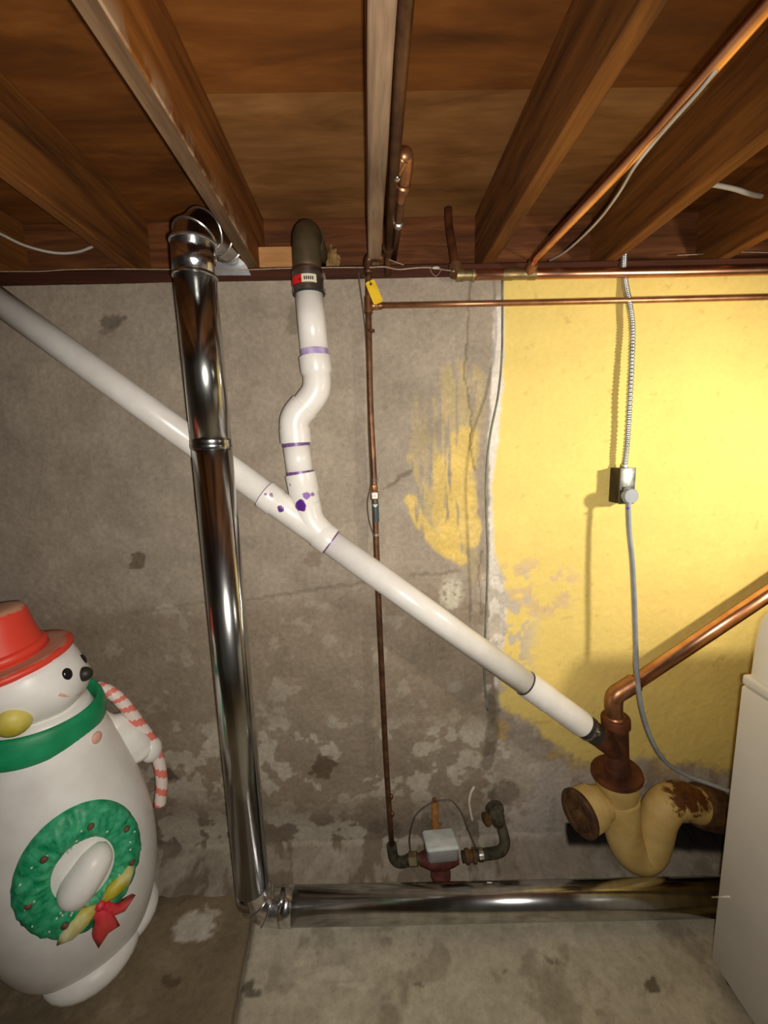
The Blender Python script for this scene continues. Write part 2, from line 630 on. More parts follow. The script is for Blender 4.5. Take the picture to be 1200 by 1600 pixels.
# ------------------------------------------------------------------ concrete wall
def build_wall():
    xs = np.concatenate([np.linspace(-2.3, -1.45, 12)[:-1], np.arange(-1.45, 1.4501, 0.005), np.linspace(1.45, 2.7, 14)[1:]])
    zs = np.concatenate([np.arange(0, WTOP-0.002, 0.005), [WTOP]])
    X, Z = np.meshgrid(xs, zs)
    u, v = proj_np(X, np.full_like(X, WY), Z)
    n1 = fbm(X, Z, 5, 5, 1.0)
    n2 = fbm(X, Z, 22, 4, 4.0)
    n3 = fbm(X, Z, 60, 3, 7.0)
    wu = u+(n2-0.5)*26+(n3-0.5)*14      # ragged coordinates
    wv = v+(fbm(X, Z, 22, 4, 13.0)-0.5)*26+(fbm(X, Z, 60, 3, 16.0)-0.5)*14
    grey = lin(158, 146, 130)
    T = np.ones(X.shape+(3,))*grey
    T *= (0.86+0.28*n1)[..., None]

    def lay(mask, col):
        nonlocal T
        mk = np.clip(mask, 0, 1)[..., None]
        T = T*(1-mk)+np.asarray(col)*mk
    # damp brown lower half with ragged top along the pour line
    low = sstep(905, 960, wv+(u-500)*0.05)
    lay(low*0.60*(0.55+0.9*n1), lin(126, 111, 92))
    low2 = sstep(1235, 1290, wv)
    lay(low2*0.55, lin(104, 92, 76))
    # pale efflorescence patches
    for (va, vb, thr, am, sd) in ((1130, 1240, 0.50, 0.75, 31.0), (1275, 1345, 0.47, 0.8, 37.0), (930, 1130, 0.64, 0.3, 41.0)):
        band = sstep(va-25, va+25, v)*(1-sstep(vb-15, vb+35, v))
        ff = fbm(X, Z, 16, 5, sd)
        lay(band*sstep(thr, thr+0.05, ff)*am, lin(182, 174, 158))
    lay((1-sstep(8, 26, np.hypot(wu-705, (wv-928)*0.8)))*0.8*sstep(0.42, 0.5, n3+0.2*n2), lin(204, 198, 178))
    # yellow test strokes on the bare concrete
    yel, yel2 = lin(220, 190, 104), lin(200, 178, 112)

    def stroke(pts, w, a, col, fray=0.42):
        d = polyline_dist(u+(n2-.5)*10, v+(n2-.5)*14, pts)
        lay((1-sstep(w*0.55, w, d))*a*sstep(fray-0.06, fray+0.10, fbm(u/7.0, v/60.0, 1.0, 4, 51.0)+0.06), col)
    stroke([(722, 600), (712, 690), (700, 760), (690, 800)], 46, 0.45, yel2, 0.46)
    stroke([(668, 640), (664, 720)], 30, 0.28, yel2, 0.5)
    stroke([(726, 690), (716, 770), (710, 850)], 30, 0.75, yel, 0.42)
    stroke([(698, 730), (694, 800), (704, 850)], 26, 0.65, yel, 0.46)
    stroke([(737, 770), (742, 820), (739, 846)], 10, 0.75, yel, 0.3)
    stroke([(642, 782), (656, 815), (684, 852), (722, 874)], 12, 0.8, yel, 0.36)
    stroke([(640, 714), (655, 745), (668, 780)], 8, 0.5, yel2, 0.42)
    stroke([(735, 860), (742, 900)], 14, 0.3, yel2, 0.4)
    # yellow painted area
    b_v = [430, 540, 600, 690, 760, 860, 905, 960, 1040, 1120, 1400]
    b_u = [787, 787, 786, 778, 768, 772, 786, 792, 784, 775, 775]
    bx = np.interp(v, b_v, b_u)
    # white primer left of the paint edge
    pr_l = np.interp(v, [430, 470, 520, 620, 700, 800, 900, 1000, 1100, 1200], [782, 775, 771, 766, 764, 764, 763, 764, 776, 782])
    prim = sstep(-2, 2, wu*0.25+u*0.75-pr_l)*(1-sstep(bx+6, bx+16, wu*0.3+u*0.7))*(1-sstep(1085, 1130, wv))*sstep(455, 480, v)
    lay(prim*0.95, lin(222, 214, 202))
    lim = np.interp(u, [760, 800, 850, 900, 960, 1000, 1060, 1130, 1300], [1090, 1110, 1150, 1190, 1200, 1185, 1195, 1205, 1215])
    ym = sstep(-3, 3, (u*0.8+wu*0.2)-bx)
    yel_m = ym*(1-sstep(-14, 14, wv-lim))
    lay(yel_m, lin(226, 200, 116)*1.0)
    tone_y = (0.93+0.16*fbm(X, Z, 3, 3, 61.0))[..., None]
    T = np.where(yel_m[..., None] > 0.5, T*tone_y, T)
    # washed pale mauve below the yellow
    below = ym*sstep(-8, 14, wv-lim)
    lay(below*0.75, lin(158, 146, 132))
    lay(below*sstep(0.5, 0.56, fbm(X, Z, 14, 4, 67.0))*0.6, lin(190, 180, 168))
    lay(below*sstep(0.54, 0.6, fbm(X, Z, 10, 4, 71.0))*(1-sstep(1190, 1230, v))*0.6, lin(186, 152, 84))
    lay(below*sstep(1185, 1215, wv)*(1-sstep(880, 905, u))*sstep(818, 826, u)*0.5, lin(178, 170, 160))
    # flaked primer islands inside the yellow
    isl = sstep(0.55, 0.60, fbm(X, Z, 24, 4, 77.0))*(1-sstep(60, 95, np.hypot((u-830)*1.0, (v-920)*1.7)))
    lay(isl*yel_m*0.75, lin(206, 178, 140))
    isl = sstep(0.5, 0.56, fbm(X, Z, 26, 4, 79.0))*(1-sstep(20, 60, np.abs(u-(bx+4))))*sstep(880, 905, v)*(1-sstep(1075, 1100, v))
    lay(isl*0.85, lin(188, 178, 164))
    lay(ym*sstep(0.78, 0.82, fbm(X, Z, 40, 3, 83.0))*0.25, lin(160, 128, 60))
    # dark cold joint running down beside the paint
    d = polyline_dist(wu*0.3+u*0.7, v, [(771, 1085), (770, 1140), (760, 1195)])
    lay((1-sstep(7, 14, d))*0.65, lin(92, 82, 68))
    # stains with their own outlines
    for (su, sv, ra, rb, a, c) in ((172, 501, 20, 13, .75, (98, 88, 76)), (215, 878, 15, 13, .8, (96, 82, 66)), (502, 1200, 19, 14, .8, (92, 74, 56)),
                                   (260, 1211, 17, 10, .8, (74, 62, 50)), (457, 497, 14, 26, .45, (110, 98, 84)), (492, 873, 18, 18, .45, (116, 96, 76)),
                                   (205, 1205, 10, 5, .5, (84, 72, 58)), (790, 1238, 28, 22, .55, (92, 82, 66)), (600, 1290, 30, 12, .4, (84, 74, 60)),
                                   (700, 1285, 40, 20, .35, (84, 74, 60)), (165, 515, 12, 6, .5, (104, 94, 80)), (310, 700, 14, 4, .3, (100, 88, 74))):
        e = np.hypot((wu-su)/ra, (wv-sv)/rb)
        lay((1-sstep(0.82, 1.05, e))*a, lin(*c))
    # cracks and pour line
    Yd = np.zeros_like(X)
    crk = [([(735, 440), (731, 520), (726, 590), (736, 650), (735, 700), (742, 735)], 1.6, .6),
           ([(600, 762), (615, 757), (628, 742), (645, 737)], 2.4, .55), ([(385, 938), (470, 925), (560, 912), (600, 905)], 2.6, .35),
           ([(640, 900), (680, 897), (716, 892)], 2.2, .4), ([(752, 860), (748, 900), (752, 960)], 1.6, .5), ([(200, 960), (300, 945), (330, 938)], 2.5, .2)]
    for pts, w, a in crk:
        dd = polyline_dist(u+(n3-.5)*7, v+(n3-.5)*7, pts)
        mk = 1-sstep(w*0.5, w*1.4, dd)
        lay(mk*a, lin(96, 84, 68))
        Yd += mk*0.002
    step_y = (sstep(915, 935, v+(u-500)*0.06))*0.002*(u < 770)
    T = np.clip(T, 0, 1)
    # surface: slight waves, rough cove of rubble at the foot, slot around the trap
    Yw = np.full_like(X, WY)+(n1-0.5)*0.006+(n3-0.5)*0.0025+Yd-step_y
    ctop = 0.085+0.05*(fbm(X, Z*0, 3.5, 4, 91.0)-0.5)
    q = np.clip(1-Z/ctop, 0, 1)
    Yw -= 0.105*q**1.4*(0.8+0.4*fbm(X, Z, 7, 4, 93.0))+q*(0.02*(fbm(X, Z, 18, 4, 97.0)-0.5))
    rub = sstep(0.0, 0.25, q)
    lay(rub*0.55, lin(112, 101, 86))
    lay(rub*sstep(0.52, 0.58, fbm(X, Z*2, 9, 4, 99.0))*0.45, lin(168, 160, 146))
    hole = sstep(888, 891, u)*sstep(1289, 1292, v)*(1-sstep(1303, 1306, v+(n2-.5)*8))*(1-sstep(1190, 1194, u))
    Yw += hole*0.38
    slot_shade = sstep(880, 886, u)*sstep(1283, 1287, v)*(1-sstep(1309, 1314, v))*(1-sstep(1194, 1198, u))
    lay(slot_shade, lin(26, 22, 18))  # slot and its rim coloured near black, painting in the shade of a deep hole
    me = grid_mesh(X, Yw, Z, T, yel_m)
    o = link('wall_back', me, 'wall')
    o['kind'] = 'structure'
    return o


wall = build_wall()


# ------------------------------------------------------------------ floor of two slabs
def build_floor():
    base = slab_box('floor', (-2.3, -1.6, -0.12), (2.7, 1.5, -0.008), 'bareconcrete')
    base['kind'] = 'structure'
    ja, jb = PZ(392, 1455, 0), PZ(366, 1600, 0)
    kx = (jb.x-ja.x)/(jb.y-ja.y)
    jx = lambda y: ja.x+(y-ja.y)*kx
    ys = np.concatenate([np.linspace(-1.6, 0.55, 30)[:-1], np.arange(0.55, 1.40, 0.006)])
    for side in (0, 1):
        if side == 0:
            s = np.concatenate([np.linspace(0, 0.62, 14)[:-1], np.linspace(0.62, 1, 130)])
        else:
            s = np.concatenate([np.linspace(0, 0.58, 280)[:-1], np.linspace(0.58, 1, 16)])
        S, Y = np.meshgrid(s, ys)
        J = jx(Y)+(fbm(Y, Y*0, 12, 3, 5.0)-.5)*0.012
        X = (-2.3+(J-0.002+2.3)*S) if side == 0 else (J+0.002+(2.7-J)*S)
        n1 = fbm(X, Y, 4, 5, 2.0)
        n2 = fbm(X, Y, 20, 4, 8.0)
        n3 = fbm(X, Y, 60, 3, 3.0)
        u, v = proj_np(X, Y, np.zeros_like(X))
        bad = Y < 0.35
        u[bad] = -9e3
        v[bad] = 9e3
        wu, wv = u+(n2-.5)*36+(n3-.5)*16, v+(fbm(X, Y, 20, 4, 18.0)-.5)*36
        T = np.ones(X.shape+(3,))*(lin(132, 117, 93) if side == 0 else lin(182, 174, 154))
        T *= (0.66+0.68*n1)[..., None]

        def lay(mask, c):
            nonlocal T
            mk = np.clip(mask, 0, 1)[..., None]
            T = T*(1-mk)+np.asarray(c)*mk
        lay(sstep(0.54, 0.62, fbm(X, Y, 6, 5, 21.0))*0.45, lin(196, 186, 164) if side else lin(166, 150, 122))
        lay(sstep(0.58, 0.66, fbm(X, Y, 9, 5, 27.0))*0.4, lin(120, 108, 86))
        for (su, sv, ra, rb, a, c) in ((300, 1450, 32, 24, .75, (210, 204, 192)), (330, 1430, 14, 10, .5, (204, 196, 184)), (520, 1525, 34, 16, .6, (214, 204, 184)),
                                       (560, 1545, 30, 9, .55, (214, 204, 184)), (480, 1500, 16, 14, .5, (210, 200, 180)), (1018, 1540, 12, 16, .75, (70, 60, 44)),
                                       (265, 1528, 18, 12, .6, (70, 58, 42)), (394, 1542, 10, 12, .7, (66, 56, 42)), (790, 1520, 11, 8, .5, (84, 74, 56)),
                                       (850, 1505, 8, 6, .5, (84, 74, 56)), (660, 1545, 9, 4, .5, (84, 74, 56)), (740, 1370, 90, 16, .35, (100, 90, 74)), (250, 1400, 60, 16, .4, (84, 72, 56)),
                                       (190, 1585, 40, 14, .35, (156, 142, 118)), (260, 1500, 24, 10, .35, (146, 132, 110))):
            e = np.hypot((wu-su)/ra, (wv-sv)/rb)
            lay((1-sstep(0.75, 1.08, e))*a, lin(*c))
        edge = (1-S) if side == 0 else S
        lay((1-sstep(0.0, 0.006, edge))*0.6, lin(66, 56, 42))
        Zf = (n1-.5)*0.006+(n3-.5)*0.002-0.001
        Zf -= (1-sstep(0.0, 0.003, edge))*0.004
        me = grid_mesh(X, Y, Zf, np.clip(T, 0, 1))
        o = link('slab', me, 'floor', base)
    return base


floor = build_floor()

for nm, lo, hi in (('wall_left', (-2.42, -1.6, 0), (-2.3, 1.5, 2.284)), ('wall_right', (2.7, -1.6, 0), (2.82, 1.5, 2.284))):
    o = slab_box(nm, lo, hi, 'bareconcrete')
    o['kind'] = 'structure'

# ------------------------------------------------------------------ timber overhead
ceiling = slab_box('ceiling', (-2.3, -1.6, SF+0.019), (2.7, 1.5, SF+0.04), 'ply')
ceiling['kind'] = 'structure'
xsp, xsp2 = PZ(325, 320, JB).x+0.019, PZ(1080, 300, JB).x+0.019
seam_y = PZ(455, 147, SF).y
for i, (x0, x1) in enumerate(((-2.3, xsp-.001), (xsp+.001, xsp2-.001), (xsp2+.001, 2.7))):
    for j, (y0, y1) in enumerate(((-1.6, seam_y-0.002), (seam_y+0.001, 1.49))):
        slab_box('plywood_panel', (x0, y0, SF+(0.0 if j == 0 else 0.004)), (x1, y1, SF+0.0185), 'ply_pale' if (j == 1 and i == 1) else 'ply', ceiling, 0.001, 1)
# sill plate and rim joist on top of the wall
slab_box('sill_plate', (-2.3, WY+0.002, WTOP), (2.7, 1.49, JB), 'sill', ceiling, 0.003, 1)
slab_box('rim_joist', (-2.3, 1.452, JB), (2.7, 1.49, SF), 'rim', ceiling, 0.002, 1)
jd = ray(576, 703)
jd = Vector((jd.x/jd.y, 1, 0))


def joist(px, py, right_edge=False, mat='joist', wear=False, w=0.038):
    q = PZ(px, py, JB)
    if right_edge:
        q = q-Vector((w, 0, 0))
    bm = bmesh.new()
    ny = 60
    rings = []
    prof = [(0, 0.0), (0.004, 0.0), (w-0.004, 0.0), (w, 0.0), (w, 0.006), (w, 0.02), (w, SF-JB), (0, SF-JB), (0, 0.006)]
    prof = [(0.003, 0), (w-0.012, 0), (w-0.003, 0.0), (w, 0.003), (w, 0.018), (w, 0.05), (w, SF-JB), (0, SF-JB), (0, 0.003)]
    lay = bm.verts.layers.float.new('wear')
    for i in range(ny+1):
        y = -1.6+(1.452+1.6)*i/ny
        off = q+jd*(y-q.y)
        nz = mnoise.noise(Vector((q.x*9, y*3.1, 0)))*0.0025
        ring = []
        for k, (a, b) in enumerate(prof):
            vv = bm.verts.new((off.x+a+(nz if b < 0.03 else 0), y, JB+b+(nz*0.5 if b < 0.03 else 0)))
            vv[lay] = 1.0 if (wear and k in (2, 3)) else (0.6 if wear and k == 4 else 0.0)
            ring.append(vv)
        rings.append(ring)
    n = len(prof)
    for i in range(ny):
        for k in range(n):
            bm.faces.new((rings[i][k], rings[i][(k+1) % n], rings[i+1][(k+1) % n], rings[i+1][k]))
    bm.faces.new(rings[0])
    bm.faces.new(rings[-1])
    o = link('joist', from_bm(bm), mat, ceiling, smooth=False)
    if wear:
        o.data.materials.append(M['joist_under'])
        for p in o.data.polygons:
            if p.normal.z < -0.9:
                p.material_index = 1
    return q


JX = {}
joist(52, 296, True)
JX['l'] = joist(268, 241, mat='joist_worn', wear=True)
JX['c'] = joist(574.5, 200, mat='joist_grey')
JX['r'] = joist(888, 190)
JX['rr'] = joist(1080, 300)
joist(1172, 377)
q0 = PZ(52, 296, JB)
for k in (1, 2, 3):    # the run of joists goes on to the left, out of the picture
    xj = q0.x-0.04-0.40*k-jd.x*(q0.y-1.2)
    if xj > -2.2:
        slab_box('joist', (xj, -1.6, JB), (xj+0.038, 1.452, SF), 'joist', ceiling)

# short block nailed between joist and drain elbow
a, b = P(383, 386, 1.33), P(455, 386, 1.33)
wb = slab_box('wood_block', (JX['l'].x+jd.x*(1.35-JX['l'].y)+0.0385, 1.352, JB+0.0005), (b.x+0.012, 1.40, JB+0.058), 'block', None, 0.002, 1)
tag(wb, 'short pale pine block fixed between the worn joist and the drain elbow', 'wood block')

# ------------------------------------------------------------------ white plastic drain
A0, A1 = P(-150, 363.5, 1.293), P(912, 1133, 1.238)
AX = (A1-A0).normalized()


def on_main(px):
    """point of the drain axis seen at picture column px"""
    lo, hi = 0.0, 1.0
    for _ in range(50):
        t = (lo+hi)/2
        p = A0.lerp(A1, t)
        d = p-CAM
        if d.dot(RT)/d.dot(fwd)*F+600 < px:
            lo = t
        else:
            hi = t
    return A0.lerp(A1, lo)


RP = 0.0405
drain = thing('drain_pipe', 'white plastic drain pipe sloping across the whole wall, with a wye branch going up', 'pipe', A1)
wyc = on_main(503)
h0, h1 = on_main(414), on_main(516)
tube('pipe', [A0, on_main(424)], RP, 'pvc', drain, 32)
tube('pipe', [on_main(508), on_main(836)], RP, 'pvc', drain, 32)
# branch: seen from the coupling under the elbow down to the wye
YB = (wyc.y)
bt = P(482, 446, YB)
b1 = P(491, 556, YB)
b2 = P(495, 578, YB)
b3 = P(494, 606, YB)
b4 = P(465, 648, YB)
b5 = P(461, 674, YB)
b6 = P(463, 690, YB)
b7 = P(469, 741, YB)
tube('pipe', [bt, P(492.5, 562, YB)], RP, 'pvc', drain, 32)
# upper 45 degree elbow with its socket, street end into the lower one
up_path = smooth_path([P(492, 559, YB), P(495.5, 592, YB), P(493, 612, YB), P(481, 630, YB), P(470, 642, YB)], 6)
tube('elbow', up_path, RP*1.02, 'pvc', drain, 32)
turned('elbow_socket', P(491.7, 558, YB), P(495.3, 586, YB), [(0, RP*1.02), (0, RP*1.14), (px_len(22, b2), RP*1.14), (px_len(27, b2), RP*1.03)], 'pvc', drain, 32)
lo_path = smooth_path([P(474, 637, YB), P(465, 648, YB), P(460.5, 660, YB), P(461, 676, YB), P(462, 690, YB)], 6)
tube('elbow', lo_path, RP*1.09, 'pvc', drain, 32)
turned('elbow_socket', P(461, 670, YB), P(463, 693, YB), [(0, RP*1.09), (0, RP*1.15), (px_len(22, b5), RP*1.15), (px_len(22, b5), RP*1.0)], 'pvc', drain, 32)
turned('elbow_rim', P(477, 634, YB), P(468, 644.5, YB), [(0, RP*1.05), (0.001, RP*1.10), (px_len(4, b4), RP*1.10), (px_len(7, b4), RP*1.09)], 'pvc', drain, 32)
tube('pipe', [P(462, 688, YB), P(470, 745, YB)], RP*0.99, 'pvc', drain, 32)
wye = turned('wye_fitting', h0, h1, [(0, RP), (0, RP*1.15), (0.042, RP*1.15), (0.047, RP*1.06), ((h1-h0).length-0.045, RP*1.06), ((h1-h0).length-0.040, RP*1.15), ((h1-h0).length, RP*1.15), ((h1-h0).length, RP)], 'pvc', drain, 32)
brd = (P(470, 741, YB)-P(478, 782, YB))
turned('wye_branch', P(469.5, 740, YB), P(482, 800, YB), [(0, RP*0.98), (0, RP*1.15), (px_len(29, b7), RP*1.15), (px_len(33, b7), RP*1.06), (px_len(60, b7), RP*1.05)], 'pvc', drain, 32)
tube('wye_branch', smooth_path([P(479, 785, YB), P(487, 815, YB), on_main(512)], 5), RP*1.05, 'pvc', drain, 32)
pa_, pb_ = P(462, 688, YB), P(470, 745, YB)
for a, b, m_, k in ((bt.lerp(P(492.5, 562, YB), .865), bt.lerp(P(492.5, 562, YB), .955), 'primer_pale', 1.012), (pa_.lerp(pb_, .07), pa_.lerp(pb_, .17), 'primer', 1.012), (pa_.lerp(pb_, .84), pa_.lerp(pb_, .93), 'primer', 1.012),
                    (h0-AX*0.0035, h0+AX*0.001, 'primer', 1.025), (h1-AX*0.001, h1+AX*0.005, 'primer', 1.03)):
    turned('primer_band', a, b, [(0, RP), (0.0005, RP*k), ((b-a).length-0.0005, RP*k), ((b-a).length, RP)], m_, drain, 32)
c0, c1 = on_main(822), on_main(857)
turned('coupling', c0, c1, [(0, RP), (0, RP*1.08), ((c1-c0).length, RP*1.08), ((c1-c0).length, RP)], 'pvc', drain, 32)
turned('joint_line', c0-AX*0.004, c0+AX*0.002, [(0, RP), (0.0005, RP*1.05), (0.004, RP*1.05), (0.006, RP)], 'rubber', drain, 32)
e1 = on_main(912)
turned('end_sleeve', c1-AX*0.002, e1, [(0, RP*1.04), ((e1-c1).length-0.008, RP*1.05), ((e1-c1).length, RP*1.01), ((e1-c1).length+0.002, RP*0.9)], 'pvc', drain, 32)

# shielded coupling and old copper elbow above
coup = thing('shielded_coupling', 'steel shielded rubber coupling with red and white sticker under the dark elbow', 'coupling', bt)
ct, cb = P(480.5, 427, YB), P(483, 460, YB)
cl = (cb-ct).length
ca = (cb-ct).normalized()
turned('shield', ct, cb, [(0, RP*0.9), (0, RP*1.10), (cl*0.12, RP*1.12), (cl*0.3, RP*1.10), (cl*0.7, RP*1.10), (cl*0.85, RP*1.13), (cl*0.97, RP*1.13), (cl*0.97, RP*0.9)], 'stainless', coup, 32)
turned('rubber_gasket', cb-ca*0.004, cb+ca*0.004, [(0, RP*1.0), (0, RP*1.115), (0.007, RP*1.115), (0.007, RP)], 'rubber', coup, 32)


def curved_label(name, axis_a, axis_d, r, s0, s1, phi0, phi1, mat, parent, n=12, th=0.0006):
    """patch wrapped on a cylinder; phi measured from the direction to the camera, + to the right"""
    toward = Vector((0, -1, 0))
    toward = (toward-axis_d*toward.dot(axis_d)).normalized()
    right = axis_d.cross(toward).normalized()
    if right.x < 0:
        right = -right
    bm = bmesh.new()
    cols = []
    for i in range(n+1):
        ph = phi0+(phi1-phi0)*i/n
        d = toward*math.cos(ph)+right*math.sin(ph)
        cols.append([bm.verts.new(axis_a+axis_d*s+d*rr) for s, rr in ((s0, r), (s1, r), (s1, r+th), (s0, r+th))])
    for i in range(n):
        for k in range(4):
            bm.faces.new((cols[i][k], cols[i][(k+1) % 4], cols[i+1][(k+1) % 4], cols[i+1][k]))
    bm.faces.new(cols[0])
    bm.faces.new(cols[-1])
    return link(name, from_bm(bm), mat, parent, smooth=False)


rl = RP*1.135
red = curved_label('red_sticker', ct, ca, rl, cl*0.33, cl*0.70, math.radians(-82), math.radians(-14), 'red', coup)
whi = curved_label('white_sticker', ct, ca, rl, cl*0.33, cl*0.70, math.radians(-14), math.radians(38), 'paper', coup)
curved_label('mark', ct, ca, rl+0.0004, cl*0.50, cl*0.62, math.radians(-25), math.radians(-18), 'ink', red, 2)
for k in range(5):
    curved_label('digit', ct, ca, rl+0.0004, cl*0.44, cl*0.60, math.radians(-6+k*7), math.radians(-6+k*7+4.6), 'ink', whi, 2)
for s in (0.18, 0.92):
    p = ct+ca*cl*s+Vector((RP*1.16, -0.006, 0))
    turned('clamp_screw', p-Vector((0, 0.012, 0)), p+Vector((0, 0.02, 0)), [(0, 0.004), (0.006, 0.0045), (0.006, 0.003), (0.03, 0.003)], 'galv_edge', coup, 10)

elb = thing('drain_elbow', 'dark tarnished copper drain elbow turning back through the rim joist', 'pipe elbow', ct)
ep = [P(480.7, 431, YB), P(480, 415, YB), P(479.5, 400, YB)]
top = P(479, 392, YB)
R_ = 0.062
arc = [top+Vector((0, R_*(1-math.cos(t)), R_*math.sin(t))) for t in np.linspace(0, math.pi/2, 10)]
tube('elbow_body', ep[:2]+[top]+arc[1:], RP*0.985, 'drain_elbow', elb, 32)
tube('horizontal_pipe', [arc[-1]+Vector((0, -0.004, 0)), Vector((arc[-1].x, 1.458, arc[-1].z))], RP*1.05, 'drain_elbow', elb, 32)
turned('solder_ring', P(480.3, 421, YB), P(480.5, 425, YB), [(0, RP*0.98), (0.001, RP*1.03), (0.006, RP*1.03), (0.007, RP*0.98)], 'copper_dark', elb, 32)

bm = bmesh.new()
bmesh.ops.create_icosphere(bm, subdivisions=4, radius=1)
fc = P(520, 408, 1.44)
for v in bm.verts:
    k = 1+0.35*mnoise.noise(v.co*2.2)+0.2*mnoise.noise(v.co*5.5)
    v.co = fc+Vector((v.co.x*k*.022, v.co.y*k*.018, v.co.z*k*.042))
fo = link('foam_patch', from_bm(bm), 'foam', None)
tag(fo, 'lump of tan sealing foam on the rim joist right of the drain elbow', 'foam')

# rubber coupling at the low end and cast iron stack
A2 = A1+AX*0.062
low = thing('rubber_coupling', 'black rubber coupling joining the white pipe to the rusty iron fitting', 'coupling', A1)
turned('rubber_body', A1-AX*0.006, A2, [(0, RP*0.84), (0.001, RP*0.97), (0.022, RP*0.97), (0.026, RP*0.92), (0.060, RP*0.90), (0.066, RP*0.86)], 'rubber', low, 28)
turned('clamp_band', A1+AX*0.014, A1+AX*0.026, [(0, RP*0.9), (0.0005, RP*1.0), (0.011, RP*1.0), (0.012, RP*0.9)], 'stainless', low, 28)
pb = A1+AX*0.02+Vector((0.012, -RP*0.98, 0.01))
slab_box('clamp_screw_housing', pb-Vector((.006, .004, .008)), pb+Vector((.006, .004, .008)), 'stainless', low, 0.002)

YT = 1.252
trap = thing('cast_iron_trap', 'cream painted cast iron trap with rusty wye at the foot of the yellow wall', 'drain trap', P(1000, 1360, YT))
f0, f1 = P(962, 1120, YT), P(965, 1216, YT)
fl = (f1-f0).length
rw = px_len(17.5, f0)
turned('wye_body', f0, f1, [(0, rw*0.72), (0, rw*1.13), (0.004, rw*1.18), (0.030, rw*1.18), (0.036, rw*1.0), (fl*0.72, rw*0.98), (fl*0.75, rw*1.08), (fl*0.95, rw*1.12), (fl, rw*1.12)], 'iron_rust', trap, 32)
tube('wye_arm', smooth_path([A2-AX*0.006, A2+AX*0.018, P(962, 1172, YT), P(964, 1190, YT)], 5), [rw*0.95]*11+[rw*0.9]*5, 'iron_rust', trap, 28)
g0, g1 = P(963, 1203, YT), P(970, 1262, YT)
rg = px_len(36, g0)
turned('hub_flange', g0, g1, [(0, rw*0.9), (0.0, rg*0.86), (0.004, rg*1.0), (0.016, rg*1.02), (0.022, rg*0.93), (0.024, rw)], 'iron_rust', trap, 36)
turned('hub', g0+(g1-g0).normalized()*0.018, g1, [(0, rg*0.95), (0.02, rg*0.92), (0.06, rg*0.80), (0.085, rg*0.74), (0.10, rg*0.70)], 'trap', trap, 36)
tp = [P(969, 1240, YT), P(971, 1275, YT), P(974, 1303, YT), P(984, 1327, YT), P(1000, 1336, YT), P(1014, 1327, YT), P(1022, 1303, YT), P(1029, 1275, YT), P(1044, 1255, YT+.01), P(1066, 1250, YT+.02), P(1090, 1258, YT+.03), P(1125, 1266, YT+.04)]
rt = px_len(26.5, tp[2])
body = tube('trap_body', tp, rt, 'trap', trap, 32, sm=5)
ra = body.data.attributes.new('rust', 'FLOAT', 'POINT')
rc = P(1078, 1236, YT-0.02)
vals = []
for v in body.data.vertices:
    d = (v.co-rc).length
    vals.append(max(0.0, 0.78-d*5.0) + (0.15 if v.co.x > P(1092, 1250, YT).x else 0))
ra.data.foreach_set('value', vals)
turned('outlet_hub', P(1087, 1257, YT+.03), P(1130, 1268, YT+.045), [(0, rt), (0.0, rt*1.12), (0.012, rt*1.2), (0.10, rt*1.2)], 'iron_dark', trap, 28)
# cleanout
k1 = P(905, 1271, YT-0.03)
kd = Vector((-0.93, -0.36, -0.02)).normalized()
k0 = k1-kd*0.115
rk = px_len(34.5, k1)
turned('cleanout_neck', k0, k1, [(0, rt*0.9), (0.03, rt*1.0), (0.05, rt*1.06), (0.052, rk*0.94), (0.105, rk*0.96), (0.112, rk*0.93)], 'trap', trap, 32)
turned('cleanout_plug', k1-kd*0.008, k1+kd*0.02, [(0, rk*0.9), (0.0, rk*1.0), (0.010, rk*1.01), (0.016, rk*0.93), (0.016, rk*0.72), (0.010, rk*0.70), (0.010, rk*0.22), (0.022, rk*0.20)], 'iron_dark', trap, 32)

# copper drain into the top of the iron wye
cdr = thing('copper_drain_pipe', 'copper drain pipe rising to the right behind the washer from the rusty wye', 'pipe', f0)
d0 = P(961, 1122, YT)
rcp = px_len(10.5, d0)
ce = smooth_path([d0, P(959, 1103, YT), P(962, 1087, YT), P(976, 1077, YT), P(994, 1066, YT)], 6)
tube('elbow', ce, rcp*1.22, 'copper_dull', cdr, 24)
tube('pipe', [P(988, 1070, YT), P(1215, 918, YT), P(1215, 918, YT)+(P(1215, 918, YT)-P(988, 1070, YT))*1.2], rcp, 'copper', cdr, 24)
turned('solder_ring', P(989, 1069.5, YT), P(995, 1065.5, YT), [(0, rcp), (0.001, rcp*1.27), (0.008, rcp*1.27), (0.009, rcp)], 'copper_dull', cdr, 24)
turned('collar', P(961, 1124, YT), P(960, 1112, YT), [(0, rcp), (0, rcp*1.45), (0.012, rcp*1.38), (0.016, rcp*1.2)], 'copper_dull', cdr, 24)

# ------------------------------------------------------------------ galvanized dryer duct
YD = 1.152
duct = thing('dryer_duct', 'shiny galvanized dryer vent duct dropping down the wall and running along the floor', 'duct', P(405, 1430, YD))
v0, v1 = P(305, 432, YD), P(396, 1400, YD)
rd = 0.0525
vm = P(331, 695, YD)
tube('vertical_section', [v0, vm], rd, 'galv', duct, 40)
tube('vertical_section', [vm, v1], rd*1.0, 'galv', duct, 40)
dv = (v1-v0).normalized()
turned('joint_collar', vm-dv*0.012, vm+dv*0.012, [(0, rd), (0.001, rd*1.03), (0.009, rd*1.015), (0.013, rd*1.045), (0.022, rd*1.03), (0.024, rd)], 'galv', duct, 40)
for a_, L in ((v0, (vm-v0).length), (vm, (v1-vm).length)):   # standing lock seam
    sd = Vector((0.93, -0.36, 0))
    pa = a_+sd*rd
    tube('lock_seam', [pa, pa+dv*L], 0.0022, 'galv', duct, 6)


